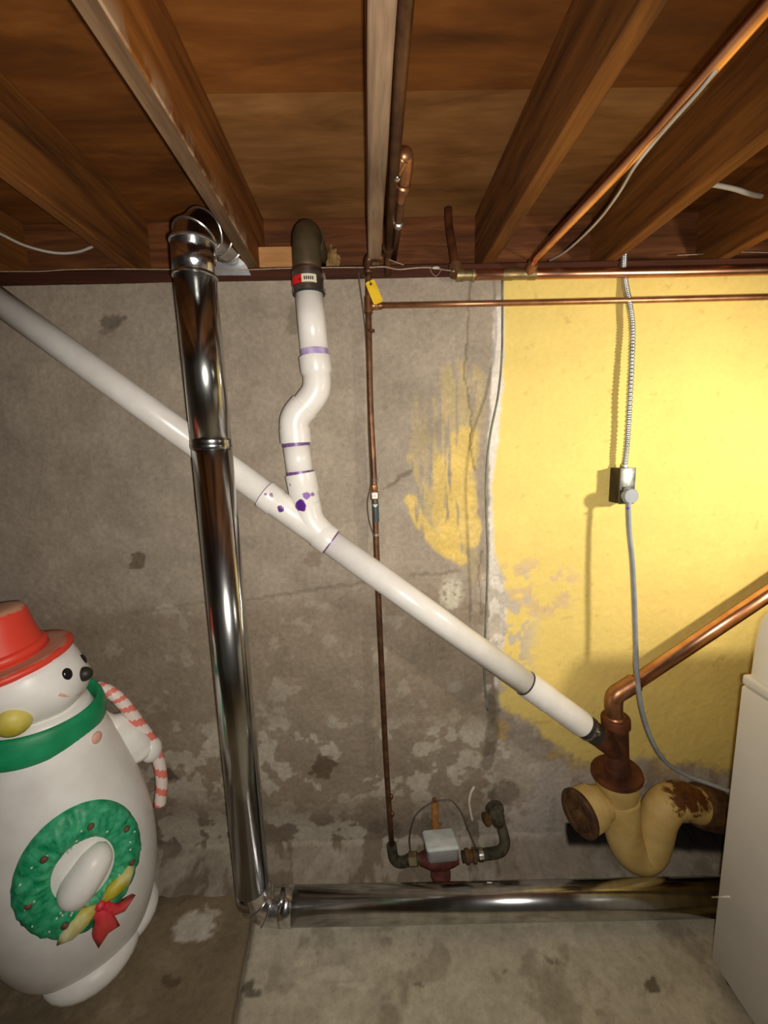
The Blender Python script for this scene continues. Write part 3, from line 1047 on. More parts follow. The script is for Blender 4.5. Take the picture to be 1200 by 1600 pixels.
def gored_elbow(name, pts_r, mat, parent, rim_mat, k=1.0):
    """sheet-metal elbow of mitred straight gores with a raised bead at each joint"""
    n = len(pts_r)
    tg = [(pts_r[min(i+1, n-1)]-pts_r[max(i-1, 0)]).normalized() for i in range(n)]
    tg = [((pts_r[min(i+1, n-1)]-pts_r[i]).normalized()+(pts_r[i]-pts_r[max(i-1, 0)]).normalized()).normalized() if 0 < i < n-1 else tg[i] for i in range(n)]
    seg = 40
    N = tg[0].cross(Vector((0, 1, 0)) if abs(tg[0].y) < .9 else Vector((0, 0, 1))).normalized()
    rings = []
    for i in range(n):
        if i:
            ax = tg[i-1].cross(tg[i])
            if ax.length > 1e-7:
                N = Matrix.Rotation(tg[i-1].angle(tg[i]), 3, ax.normalized()) @ N
        B = tg[i].cross(N)
        rings.append([(N*math.cos(2*math.pi*q/seg)+B*math.sin(2*math.pi*q/seg)) for q in range(seg)])
    for i in range(n-1):
        bm = bmesh.new()
        A_ = [bm.verts.new(pts_r[i]+d*rd*k) for d in rings[i]]
        B_ = [bm.verts.new(pts_r[i+1]+d*rd*k) for d in rings[i+1]]
        for q in range(seg):
            bm.faces.new((A_[q], A_[(q+1) % seg], B_[(q+1) % seg], B_[q]))
        link(name, from_bm(bm), mat, parent)
    for i in range(1, n-1):
        bm = bmesh.new()
        mr, sg = 0.0032, 8
        tr = [[bm.verts.new(pts_r[i]+d*(rd*k+mr*math.cos(2*math.pi*w/sg))+tg[i]*mr*math.sin(2*math.pi*w/sg)) for w in range(sg)] for d in rings[i]]
        for q in range(seg):
            for w in range(sg):
                bm.faces.new((tr[q][w], tr[q][(w+1) % sg], tr[(q+1) % seg][(w+1) % sg], tr[(q+1) % seg][w]))
        link('gore_bead', from_bm(bm), rim_mat, parent)


# head elbow: rises, then turns right-and-back to the wall sleeve
h = [v0+dv*0.004, P(303, 385, YD), ]
e0 = P(302, 383, YD)
e1_ = P(304, 372, YD+0.006)
e2_ = P(318, 362, YD+0.045)
e3_ = P(338, 366, YD+0.095)
e4_ = P(352, 378, YD+0.135)
e5_ = P(364, 390, YD+0.20)
tube('crimped_collar', [v0+dv*0.006, e0], rd*1.035, 'foil', duct, 40)
gored_elbow('elbow_gore', [e0-Vector((0, 0, 0.004)), e1_, e2_, e3_, e4_, e5_], 'galv', duct, 'galv_edge')
turned('gore_bead', e0-Vector((0, 0, 0.001)), e0+Vector((0, 0, 0.01)), [(0, rd*1.02), (0.003, rd*1.09), (0.007, rd*1.09), (0.01, rd*1.0)], 'galv_edge', duct, 40)
turned('crimp_bead', v0-dv*0.004, v0+dv*0.008, [(0, rd*1.02), (0.003, rd*1.07), (0.008, rd*1.07), (0.011, rd*1.0)], 'galv', duct, 40)
# wall sleeve: bent sheet under the elbow end on the sill
bm = bmesh.new()
sl = [P(333, 405, 1.345), P(333, 430, 1.343), P(392, 430, 1.343), P(383, 410, 1.345), P(366, 398, 1.42), P(338, 398, 1.42)]
vs = [bm.verts.new(p) for p in sl]
bm.faces.new((vs[0], vs[1], vs[2], vs[3]))
bm.faces.new((vs[0], vs[3], vs[4], vs[5]))
sb = link('wall_sleeve', from_bm(bm), 'sleeve', duct, smooth=False)
md = sb.modifiers.new('thick', 'SOLIDIFY')
md.thickness = 0.003
# foot elbow and floor run
w0, w1 = P(458, 1419, YD), P(1150, 1404, YD)
zc = rd+0.003
w0 = Vector((w0.x, YD, zc+0.002))
w1 = Vector((w1.x+0.35, YD-0.026, zc+0.004))
v1c = v0+dv*((w0.z+0.085-v0.z)/dv.z)
bx_ = v0+dv*((w0.z-v0.z)/dv.z)
s1 = v1c
s2 = bx_+Vector((0.012, 0, 0.036))
s3 = bx_+Vector((0.045, 0, 0.004))
s4 = Vector((bx_.x+0.10, YD, w0.z))
gored_elbow('elbow_gore', [s1, s2, s3, s4], 'foil', duct, 'galv')
tube('vertical_section', [v1, v1c], rd, 'galv', duct, 40)
tube('crimped_collar', [s4-Vector((0.012, 0, 0)), s4+Vector((0.03, 0, 0))], rd*1.03, 'foil', duct, 40)
tube('floor_section', [s4+Vector((0.02, 0, 0)), w1], rd*0.985, 'galv', duct, 40)

# ------------------------------------------------------------------ water pipes
riser = thing('water_riser', 'thin tarnished copper water pipe running straight down the grey wall', 'pipe', P(616, 1345, 1.285))
YR = 1.325
rp = [P(576, 424, YR), P(575.5, 470, YR), P(577, 560, YR), P(579, 640, YR), P(584, 740, YR-.003), P(588, 850, YR-.005), P(592, 950, YR-.008), P(598, 1080, YR-.012), P(604, 1200, YR-.016), P(613, 1330, YR-.02)]
rr_ = 0.0098
tube('pipe', rp, rr_, 'copper_dark', riser, 16, sm=4)
tube('foot_elbow', smooth_path([P(612, 1320, YR-.02), P(615, 1340, YR-.022), P(624, 1347, YR-.026), P(638, 1345, YR-.03)], 5), rr_*1.9, 'corroded', riser, 16)
tube('head_elbow', smooth_path([P(576, 428, YR), P(575, 410, YR), P(580, 402, YR-.004), P(598, 402, YR-.004)], 5), rr_*1.35, 'copper_dark', riser, 16)
turned('tee', P(575.6, 464, YR), P(575.9, 490, YR), [(0, rr_), (0, rr_*1.35), (px_len(24, rp[1]), rr_*1.35), (px_len(24, rp[1]), rr_)], 'copper_dull', riser, 16)
tube('tee_arm', [P(576, 478, YR), P(592, 477.5, YR)], rr_*1.3, 'copper_dull', riser, 16)
turned('bracket', P(580, 514, YR-.004), P(580, 520, YR-.004), [(0, 0.004), (0.002, 0.011), (0.009, 0.011), (0.011, 0.004)], 'copper_dark', riser, 12)
for py_, px_ in ((1245, 607.5), (1272, 609)):
    q = P(px_+4, py_, YR-.025)
    ellipsoid('bracket', q, (0.008, 0.008, 0.010), 'copper_dark', riser, 12, 8)
# clamp with white face and dark label
clq = P(585, 775, YR-.018)
clamp = slab_box('ground_clamp', P(579, 781, YR-.012)-Vector((0, 0.002, 0)), P(591.5, 768, YR-.012)+Vector((0, 0.02, 0)), 'copper_dark', riser, 0.002)
slab_box('white_face', P(581.5, 779.5, YR-.0155), P(590, 770, YR-.0155)+Vector((0, 0.002, 0)), 'white_face', clamp, 0.0008, 1)
tube('mark_ring', [clq+Vector((0.004*math.cos(t), 0.0015, 0.004*math.sin(t))) for t in np.linspace(0, 2*math.pi, 14)], 0.0005, 'ink', clamp, 5)
la, lb = P(586, 783, YR-.004), P(587.5, 815, YR-.004)
lbl = turned('dark_label', la, lb, [(0, rr_), (0, rr_*1.12), ((lb-la).length, rr_*1.12), ((lb-la).length, rr_)], 'sleeve_blue', riser, 16)
ld = (lb-la).normalized()
curved_label('white_print', la, ld, rr_*1.13, 0.010, 0.013, -0.7, 0.7, 'white_face', lbl, 5)
curved_label('white_print', la, ld, rr_*1.13, 0.0145, 0.0175, -0.4, 0.4, 'white_face', lbl, 5)
slab_box('tie', P(582, 751.5, YR-.012), P(590.5, 748.5, YR-.014), 'black', riser, 0.0008, 1)
turned('solder_joint', P(583.5, 757, YR-.004), P(585, 768, YR-.004), [(0, rr_), (0.002, rr_*1.3), (0.014, rr_*1.35), (0.022, rr_*1.1)], 'copper_dull', riser, 16)
turned('solder_spot', P(587.5, 833, YR-.004), P(588, 838, YR-.004), [(0, rr_), (0.001, rr_*1.15), (0.009, rr_*1.15), (0.01, rr_)], 'solder', riser, 16)

gw = tube('ground_wire', [P(560, 424, YR-.01), P(562, 445, YR-.006), P(569, 500, YR+.004), P(573, 560, YR+.01), P(576, 680, YR+.006), P(579, 752, YR), P(574, 785, YR-.004), P(577, 815, YR-.004), P(584, 838, YR-.008), P(589, 870, YR-.004)], 0.0021, 'cable_dark', None, 8, sm=5)
tag(gw, 'thin grey ground wire hugging the left of the copper riser above the white pipe', 'wire')

yt = thing('yellow_tag', 'yellow tag hanging from the top of the copper riser', 'tag', P(575, 437, YR-.02))
c4 = [P(570.5, 442, YR-.018), P(584.5, 436, YR-.02), P(599, 471, YR-.022), P(584.5, 477, YR-.02)]
bm = bmesh.new()
# rounded plate with a punched hole
hc = c4[0].lerp(c4[1], .5).lerp(c4[3].lerp(c4[2], .5), 0.14)
outl = []
for i in range(4):
    p, a_, b_ = c4[i], c4[i-1], c4[(i+1) % 4]
    outl += [p+(a_-p).normalized()*0.006, p+((a_-p).normalized()+(b_-p).normalized())*0.0018, p+(b_-p).normalized()*0.006]
ex, ey = (c4[1]-c4[0]).normalized(), (c4[3]-c4[0]).normalized()
hole = [hc+(ex*math.cos(t)+ey*math.sin(t))*0.004 for t in np.linspace(math.pi*1.25, math.pi*3.25, 13)[:-1]]
ov = [bm.verts.new(p) for p in outl]
hv = [bm.verts.new(p) for p in hole]
for i in range(12):
    j = (i+1) % 12
    k = min(range(12), key=lambda q: (hole[q]-outl[i]).length)
    k2 = min(range(12), key=lambda q: (hole[q]-outl[j]).length)
    if k == k2:
        bm.faces.new((ov[i], ov[j], hv[k]))
    else:
        seq = [hv[k]]
        step = 1 if (k2-k) % 12 <= 6 else -1
        q = k
        while q != k2:
            q = (q+step) % 12
            seq.append(hv[q])
        for s_ in range(len(seq)-1):
            bm.faces.new((ov[i], seq[s_+1], seq[s_]))
        bm.faces.new((ov[i], ov[j], hv[k2]))
pl = link('tag_plate', from_bm(bm), 'yellow_tag', yt, smooth=False)
md = pl.modifiers.new('thick', 'SOLIDIFY')
md.thickness = 0.0012
tube('tag_wire', [hc+Vector((0.001, 0.002, -0.001)), hc+Vector((-0.002, -0.003, 0.006)), P(570, 433, YR-.02), P(566, 430, YR-.012), P(572, 428, YR+.012)], 0.0012, 'cable_dark', yt, 6, sm=4)

hp = thing('copper_supply_pipe', 'thin horizontal copper pipe running right from the riser across the yellow wall', 'pipe', P(600, 477, YR))
tube('pipe', [P(588, 477.6, YR), P(800, 473.5, YR), P(1000, 469, YR), P(1230, 463.5, YR), P(1230, 463.5, YR)+Vector((1.3, 0, .004))], 0.0088, 'copper_dull', hp, 16)
turned('coupling', P(584, 477.8, YR), P(600, 477.4, YR), [(0, .0088), (0, .0112), (.024, .0112), (.026, .0088)], 'copper_dark', hp, 16)

up = thing('copper_main_pipe', 'thick bright copper pipe along the top of the wall with a branch under the joists', 'pipe', P(900, 427, 1.29))
YU = 1.318
ru = 0.0145
tube('pipe', [P(712, 430.5, YU), P(900, 427.5, YU), P(1060, 425, YU), P(1230, 421, YU), P(1230, 421, YU)+Vector((1.3, 0, .004))], ru, 'copper', up, 20)
turned('brass_union', P(713, 430.5, YU), P(741, 430, YU), [(0, ru*0.9), (0, ru*1.2), (.02, ru*1.2), (.021, ru*1.02), (.045, ru*1.02), (.046, ru*1.28), (.054, ru*1.28), (.054, ru)], 'brass', up, 20)
turned('tee', P(785, 429.2, YU), P(838, 428.4, YU), [(0, ru), (0, ru*1.14), (.03, ru*1.14), (.034, ru*1.05), (.074, ru*1.05), (.078, ru*1.15), (.1, ru*1.15), (.1, ru)], 'brass', up, 20)
z_b = P(829, 428, YU).z+0.028
q1 = PZ(1200, 6, z_b)
q2 = PZ(1020, 211, z_b)
q3 = P(829, 420, YU-0.012)
bdir = (q1-q2).normalized()
tube('branch_pipe', [P(826, 428, YU), P(829, 422, YU-0.006)+Vector((0, -0.006, 0.01)), Vector((q3.x+.004, YU-.05, z_b)), q2, q1, q1+bdir*1.4], 0.0125, 'copper', up, 20)
turned('branch_elbow', P(825, 427, YU), Vector((q3.x+.004, YU-.05, z_b)), [(0, .012), (.004, .0165), (.035, .0165), (.038, .0125)], 'copper_dull', up, 18)

# old iron stub rising from the union
ist = thing('rusty_stub_pipe', 'dark rusty iron pipe rising from the brass union beside the dark joist', 'pipe', P(712, 425, YU))
tube('pipe', [P(712, 428, YU), P(709, 400, YU+.02), P(702, 355, YU+.07), P(700, 322, YU+.10)], 0.0125, 'iron_rust', ist, 14, sm=4)
turned('coupling', P(712, 429, YU), P(710, 404, YU+.018), [(0, .013), (0, .020), (.03, .020), (.034, .0125)], 'iron_dark', ist, 14)
turned('flange', P(700, 325, YU+.10), P(700, 319, YU+.10), [(0, .0125), (0, .028), (.006, .03), (.01, .02)], 'iron_dark', ist, 16)

# twin pipes along the middle joist
jp = thing('joist_copper_pipe', 'dark copper pipe running along the right side of the middle joist', 'pipe', P(604, 398, 1.30))
zj = JB+0.013
a1, a2 = PZ(634, 0, zj), PZ(606.5, 392, zj)
jdir = (a2-a1)/(a2-a1).y
tube('pipe', [a1-jdir*1.8, a1, a2], 0.0118, 'copper_dark', jp, 16)
turned('elbow', a2-jdir*.02, a2+Vector((0, .012, 0)), [(0, .0118), (0, .0155), (.03, .0155), (.034, .01)], 'copper_dark', jp, 16)
tube('drop', [a2, P(606, 404, YR-.004), P(606, 432, YR+.02)], 0.0105, 'copper_dark', jp, 14)
b1_, b2_ = PZ(618, 0, zj), PZ(600, 385, zj)
zk = zj-0.004
br = thing('soldered_branch', 'looped copper branch with shiny soldered elbows beside the middle joist', 'pipe fitting', PZ(630, 250, zk))
z1 = JB+0.03
n1_, n2_, n3_, n4_, n5_, n6_ = [PZ(px, py, z) for px, py, z in ((613, 276, zj), (622, 262, zj+.01), (631, 246, zj+.02), (634, 262, zj+.02), (631, 285, zj+.012), (628, 303, zj+.006))]
tube('elbow', smooth_path([n1_, n2_, n3_], 5), 0.0135, 'copper_dull', br, 16)
tube('elbow', smooth_path([n3_+Vector((-.004, .012, 0)), n3_+Vector((.004, .0, .004)), n4_, n5_], 5), 0.0155, 'copper_dull', br, 16)
n7_, n8_ = PZ(623, 345, zj+.002), PZ(615, 405, zj)
turned('reducer', n5_, n6_, [(0, .0135), (.004, .0175), (.018, .0175), (.024, .014), (.05, .0105)], 'copper_dull', br, 16)
tube('pipe', [n6_, n7_, n8_], 0.0095, 'copper_dark', br, 14)
turned('solder_bead', n7_, PZ(622, 357, zj+.002), [(0, .0095), (.003, .0135), (.012, .0145), (.022, .0135), (.026, .0095)], 'solder', br, 14)
ellipsoid('solder_bead', n1_.lerp(n2_, .5)+Vector((.004, 0, -.012)), (.007, .009, .006), 'solder', br, 12, 8)

# ------------------------------------------------------------------ cables and strings


def cable(name, pts, r, mat, label, cat='cable', seg=8, sm=5):
    return tag(tube(name, pts, r, mat, None, seg, sm=sm), label, cat)


YS = 1.338
cable('sill_string', [P(-30, 424, YS), P(60, 424, YS), P(110, 421, YS), P(180, 420.5, YS), P(268, 421, YS), P(300, 422, 1.345), P(345, 423, 1.33), P(400, 421, YS), P(455, 419, YS), P(520, 418, YS), P(570, 418, YS)], 0.0016, 'string', 'thin pale string stretched along the sill from the left to the riser', 'string', 6)
cable('twisted_wire', [P(577, 418, YR-.016), P(600, 417, YS-.02), P(622, 421, YS-.02), P(645, 419, YS-.01), P(668, 418, YS-.01), P(690, 421, YS-.01), P(710, 424, YU-.016)], 0.0019, 'string', 'pale twisted wire between the riser and the brass union', 'wire', 6)
cable('loose_wire_end', [P(604, 404, YS-.02), P(614, 408, YS-.025), P(631, 414, YS-.02)], 0.0015, 'string', 'short loose wire end sticking out right of the riser elbow', 'wire', 6)
wn = tag(ellipsoid('wire_nut', P(681, 418.5, YS-.012), (.012, .005, .0042), 'cable_white', None, 14, 8), 'small white wire nut on the twisted wire under the sill', 'wire nut')
cable('hanging_loop', [P(672, 420, YS-.012), P(676, 428, YS-.014), P(682, 431, YS-.014), P(688, 424, YS-.012), P(689, 419, YS-.011)], 0.0009, 'string', 'tiny wire loop dangling below the white wire nut', 'wire', 5)
cable('left_cable', [P(-60, 335, 1.30), P(0, 365, 1.33), P(40, 384, 1.36), P(85, 395, 1.39), P(120, 394, 1.42), P(146, 385, 1.45)], 0.0042, 'cable_white', 'sagging grey-white cable in the dark bay at the far left', 'cable')
cable('pipe_cable', [P(856, 409, 1.40), PZ(885, 392, 2.10), PZ(930, 350, 2.075), PZ(965, 305, 2.06), PZ(991, 262, 2.05), PZ(1021, 224, 2.06), PZ(1052, 188, 2.062), PZ(1088, 148, 2.064), PZ(1112, 119, 2.066), PZ(1130, 96, 2.075)], 0.0030, 'cable_white', 'thin white cable slung along the copper branch under the joists', 'cable')
cable('bay_cable', [P(1105, 288, 1.22), P(1122, 290, 1.22), P(1150, 296, 1.22), P(1175, 304, 1.22), P(1196, 307, 1.23), P(1230, 306, 1.25)], 0.0062, 'cable_white', 'thick white cable crossing the dark bay at the upper right', 'cable')
cable('rim_wire', [P(1058, 399, 1.42), P(1100, 397, 1.42), P(1145, 394, 1.42), P(1220, 395, 1.42)], 0.0016, 'string', 'faint thin wire above the copper main at the far right', 'wire', 6)
cable('wall_wire', [P(785, 436, 1.33), P(785, 500, 1.335), P(784, 560, 1.33), P(778, 620, 1.318), P(766, 680, 1.305), P(760, 740, 1.30), P(760, 800, 1.30), P(762, 860, 1.302), P(761, 920, 1.306), P(758, 1000, 1.31), P(757, 1060, 1.32), P(762, 1110, 1.335)], 0.0034, 'cable_grey', 'grey wire hanging down the edge of the yellow paint', 'wire')
cable('white_tube', [P(741, 1229, 1.335), P(736, 1238, 1.325), P(733, 1252, 1.315), P(735, 1268, 1.312), P(738, 1282, 1.31)], 0.005, 'cable_white', 'short dusty white tube curving down behind the water meter pipe', 'tube', 10)

# armoured conduit with ridges
cp = smooth_path([P(975, 392, 1.36), P(974, 418, 1.346), P(977, 445, 1.338), P(983, 475, 1.325), P(987.5, 510, 1.318), P(986.5, 560, 1.314), P(983.5, 620, 1.312), P(979.5, 690, 1.314), P(974.5, 735, 1.318)], 40)
rs = [0.0088*(1+0.2*math.sin(i*math.pi/2)) for i in range(len(cp))]
con = tag(tube('armoured_conduit', cp, rs, 'armor', None, 12), 'ribbed metal conduit coming down the yellow wall to the outlet box', 'conduit')

# outlet box
ob = thing('outlet_box', 'small dark metal outlet box on the yellow wall with a cord plugged in', 'outlet box', P(970, 785, WY))
bl, brr = P(952, 760, WY-.002).x, P(991, 760, 1.29).x
zt, zb_ = P(978, 731.5, 1.29).z, P(978, 787, 1.29).z
slab_box('box_body', (bl, 1.291, zb_), (brr, WY-0.001, zt), 'boxmetal', ob, 0.002)
cv = slab_box('cover_plate', (bl-0.001, 1.287, zb_-0.001), (brr+0.001, 1.2915, zt+0.001), 'plate', ob, 0.0015)
zm = (zt+zb_)/2
slab_box('receptacle', (bl+.008, 1.2835, zb_+.008), (brr-.006, 1.2875, zm-.002), 'black', ob, 0.002)
slab_box('cover_screw', ((bl+brr)/2-.003, 1.2855, zm+.002), ((bl+brr)/2+.003, 1.2875, zm+.006), 'galv_edge', ob, 0.001)
slab_box('connector', (P(974.5, 735, 1.318).x-.008, 1.306, zt-.001), (P(974.5, 735, 1.318).x+.008, 1.33, zt+.012), 'armor', ob, 0.003)
cordo = thing('power_cord', 'grey power cord with round plug hanging from the outlet box to behind the washer', 'cord', P(983, 790, 1.25))
pc = P(984, 775, 1.255)
turned('plug', pc+Vector((0, -.010, 0)), pc+Vector((0, .03, 0)), [(0, .004), (.0, .021), (.003, .0235), (.014, .0235), (.024, .018), (.0285, .017)], 'greyplastic', cordo, 28)
rcord = 0.0088
cpts = [pc+Vector((-.001, .0, -.012)), P(981.5, 792, 1.252), P(983, 830, 1.245), P(988, 880, 1.235), P(991, 940, 1.228), P(993, 1000, 1.222), P(995, 1050, 1.215), P(1003, 1110, 1.20), P(1020, 1160, 1.19), P(1042, 1192, 1.185), P(1075, 1212, 1.18), P(1110, 1225, 1.17), P(1150, 1240, 1.15)]
tube('cord', cpts, [rcord]*((len(cpts)-1)*6+1), 'greyplastic', cordo, 14, sm=6, ell=(0.72, 1.1))
bmk = P(981.3, 794, 1.2405)
ellipsoid('blue_mark', bmk, (.005, .002, .004), 'blue', cordo, 10, 8)

# ------------------------------------------------------------------ water meter
mt = thing('water_meter', 'water meter with pale square lid on the pipe at the foot of the wall', 'water meter', P(690, 1352, 1.26))
YM = 1.262
zc_ = P(690, 1338, YM).z
ma, mb = P(636, 1343, YM+.01), P(735, 1334, YM)
tube('tailpiece', [ma, P(662, 1341, YM)], 0.0165, 'corroded', mt, 16)
turned('coupling_nut', P(640, 1343, YM+.008), P(656, 1341.5, YM+.004), [(0, .016), (0, .024), (.028, .024), (.028, .016)], 'brass', mt, 6)
turned('bronze_body', P(655, 1343, YM), P(728, 1339, YM), [(0, .018), (.02, .026), (.045, .036), (.09, .036), (.12, .028), (.14, .02)], 'meter_red', mt, 20)
cxm = P(689, 1330, YM-.02)
lid_w = px_len(26, cxm)
turned('bottom_plate', Vector((cxm.x, cxm.y+.01, 0.028)), Vector((cxm.x, cxm.y+.01, 0.06)), [(0, .03), (.004, .036), (.02, .036), (.03, .03)], 'meter_red', mt, 20)
rot = Matrix.Translation(cxm) @ Matrix.Rotation(math.radians(-12), 4, 'X') @ Matrix.Rotation(math.radians(5), 4, 'Z')
slab_box('register_body', (-lid_w*.92, -.042, -.012), (lid_w*.92, .042, .030), 'meter_grey', mt, 0.012, 3, rot)
slab_box('register_lid', (-lid_w*1.0, -.050, .030), (lid_w*.96, .048, .046), 'meter_white', mt, 0.009, 3, rot)
tube('outlet_pipe', [P(722, 1339, YM), P(765, 1334, YM+.004), P(782, 1330, YM+.01), P(789, 1318, YM+.022), P(786, 1300, YM+.04), P(781, 1285, YM+.062)], 0.0185, 'corroded', mt, 16, sm=5)
turned('outlet_nut', P(727, 1338.5, YM), P(746, 1336.5, YM), [(0, .018), (0, .025), (.014, .025), (.016, .020), (.026, .020), (.028, .026), (.038, .026), (.038, .018)], 'iron_dark', mt, 6)
turned('strap', P(748, 1336, YM), P(755, 1335.5, YM), [(0, .0185), (0, .0215), (.015, .0215), (.015, .0185)], 'solder', mt, 16)

vlv = thing('corroded_valve', 'dark corroded shutoff valve low on the wall right of the water meter', 'valve', P(772, 1275, 1.33))
vb = P(776, 1274, 1.318)
bm = bmesh.new()
bmesh.ops.create_icosphere(bm, subdivisions=4, radius=0.038)
for v in bm.verts:
    k = 1+0.30*mnoise.noise(v.co*38)+0.16*mnoise.noise(v.co*90)
    v.co = Vector((v.co.x*k*0.82, v.co.y*k*.8, v.co.z*k))
bmesh.ops.translate(bm, vec=vb, verts=bm.verts)
link('valve_body', from_bm(bm), 'corroded', vlv)
turned('handle', vb+Vector((-.03, -.02, .012)), vb+Vector((-.06, -.035, .014)), [(0, .008), (.012, .008), (.012, .022), (.02, .024), (.024, .012)], 'iron_dark', vlv, 12)
turned('wall_collar', vb+Vector((0, .02, 0)), vb+Vector((0, .034, 0)), [(0, .02), (0, .034), (.012, .034)], 'corroded', vlv, 16)

arch = cable('meter_wire', [P(642, 1336, 1.275), P(640, 1310, 1.29), P(645, 1285, 1.30), P(655, 1268, 1.31), P(676, 1254, 1.318), P(697, 1250, 1.318), P(708, 1253, 1.315), P(722, 1272, 1.305), P(732, 1298, 1.29), P(746, 1330, 1.272)], 0.0028, 'cable_dark', 'dark bare wire arching over the water meter', 'wire', 8)
st = thing('rusty_strap', 'rusty upright strap on the wall behind the water meter', 'strap', P(680, 1300, 1.33))
slab_box('strap_plate', P(675.5, 1303, 1.318), P(685, 1250, 1.322)+Vector((0, .004, 0)), 'wood_tag', st, 0.0012, 1)
ellipsoid('strap_bolt', P(679, 1250, 1.315), (.008, .008, .009), 'iron_rust', st, 10, 8)

# ------------------------------------------------------------------ washing machine
wx = PZ(1110, 1497, 0.03).x
wyb = PZ(1110, 1497, 0.03).y
wzt = P(1133, 1053, wyb).z
wm = thing('washing_machine', 'white washing machine standing at the right edge of the picture', 'washing machine', (wx+.34, wyb-.33, 0))
WW, WDp = 0.68, 0.66
slab_box('cabinet', (wx, wyb-WDp, 0.03), (wx+WW, wyb, wzt-0.032), 'white_enamel', wm, 0.006)
slab_box('top_deck', (wx-0.001, wyb-WDp-.004, wzt-0.030), (wx+WW+.001, wyb+.001, wzt), 'white_enamel', wm, 0.008, 3)
slab_box('lid', (wx+0.09, wyb-WDp+.03, wzt-0.001), (wx+WW-.09, wyb-.17, wzt+.010), 'white_plastic', wm, 0.006, 3)
# console extruded from its side profile
ch = P(1158, 950, wyb-.02).z-wzt
pf = [(0.004, 0.0), (0.006, ch*.55), (0.012, ch*.82), (0.024, ch*.95), (0.045, ch), (0.068, ch*.97), (0.085, ch*.88), (0.13, ch*.22), (0.155, 0.0)]
bm = bmesh.new()
secs = []
for xx, ins in ((wx+.012, 0.010), (wx+.016, 0.004), (wx+.024, 0.0), (wx+WW-.024, 0.0), (wx+WW-.016, 0.004), (wx+WW-.012, 0.010)):
    secs.append([bm.verts.new((xx, wyb-(a+(ins if a < .05 else -ins)), wzt-.002+max(0, b-(ins if b > 0 else 0)))) for a, b in pf])
for s_ in range(5):
    for k in range(len(pf)):
        bm.faces.new((secs[s_][k], secs[s_][(k+1) % len(pf)], secs[s_+1][(k+1) % len(pf)], secs[s_+1][k]))
bm.faces.new(secs[0])
bm.faces.new(secs[-1])
con_ = link('console', from_bm(bm), 'white_plastic', wm)
con_.data.set_sharp_from_angle(angle=math.radians(38))
for kx_ in (0.16, 0.34, 0.52):
    c_ = Vector((wx+kx_, wyb-.112, wzt+ch*.5))
    nrm = Vector((0, -0.66*ch/.66, 0.045)).normalized()
    turned('control_knob', c_, c_+nrm*.03, [(0, .026), (.004, .026), (.004, .02), (.024, .018), (.026, .012)], 'white_plastic', wm, 20)
for (fx, fy) in ((.04, .04), (WW-.04, .04), (.04, WDp-.04), (WW-.04, WDp-.04)):
    turned('foot', (wx+fx, wyb-fy, 0.0), (wx+fx, wyb-fy, .035), [(0, .022), (.012, .022), (.014, .01), (.034, .01)], 'black', wm, 14)
tube('scratch', [PX(1113, 1402, wx-.0002), PX(1140, 1401, wx-.0002)], 0.0022, 'white_face', wm, 6)

# ------------------------------------------------------------------ snowman
SX, SY = -0.972, 1.105


def axis_x(z):
    return SX-0.035*z


snow = thing('snowman_figure', 'plastic light-up snowman with red hat, green scarf and wreath at the left edge', 'snowman', (SX, SY, 0))
prof = [(0.045, 0.10), (0.05, 0.165), (0.08, 0.188), (0.14, 0.212), (0.22, 0.230), (0.30, 0.238), (0.38, 0.238), (0.46, 0.231), (0.54, 0.216), (0.62, 0.196), (0.70, 0.172), (0.76, 0.150), (0.80, 0.132), (0.83, 0.120)]


def body_r(z):
    return float(np.interp(z, [p[0] for p in prof], [p[1] for p in prof]))


def sm_r(z):
    return (body_r(z-0.03)+body_r(z-.015)+body_r(z)+body_r(z+.015)+body_r(z+.03))/5 if 0.1 < z < .8 else body_r(z)


def body_pt(phi, z, off=0.0):
    r = sm_r(z)+off
    return Vector((axis_x(z)+r*math.cos(phi), SY+r*math.sin(phi)*0.92, z))


def surf(name, fn, nu, nv, mat, parent, closed_u=True, cap=True):
    bm = bmesh.new()
    R = [[bm.verts.new(fn(i/(nu if closed_u else nu-1), j/(nv-1))) for i in range(nu)] for j in range(nv)]
    for j in range(nv-1):
        for i in range(nu if closed_u else nu-1):
            bm.faces.new((R[j][i], R[j][(i+1) % nu], R[j+1][(i+1) % nu], R[j+1][i]))
    if cap and closed_u:
        bm.faces.new(list(reversed(R[0])))
        bm.faces.new(R[-1])
    return link(name, from_bm(bm), mat, parent)


zs_ = np.linspace(0.045, 0.83, 48)
sbody = surf('body', lambda a, b: body_pt(a*2*math.pi, 0.045+(0.83-0.045)*b), 56, 48, 'snow', snow)
# head
HC = Vector((axis_x(.92)-.018, SY-.01, 0.918))
HR = (0.142, 0.138, 0.128)
FACE = math.radians(9)
HT = Matrix.Translation(Vector((HC.x-.045, HC.y-.005, HC.z+.070))) @ Matrix.Rotation(math.radians(-7), 4, 'Y') @ Matrix.Rotation(math.radians(4), 4, 'X')


def head_pt(phi, th, k=1.0):
    return HC+Vector((HR[0]*k*math.cos(phi)*math.cos(th), HR[1]*k*math.sin(phi)*math.cos(th), HR[2]*k*math.sin(th)))


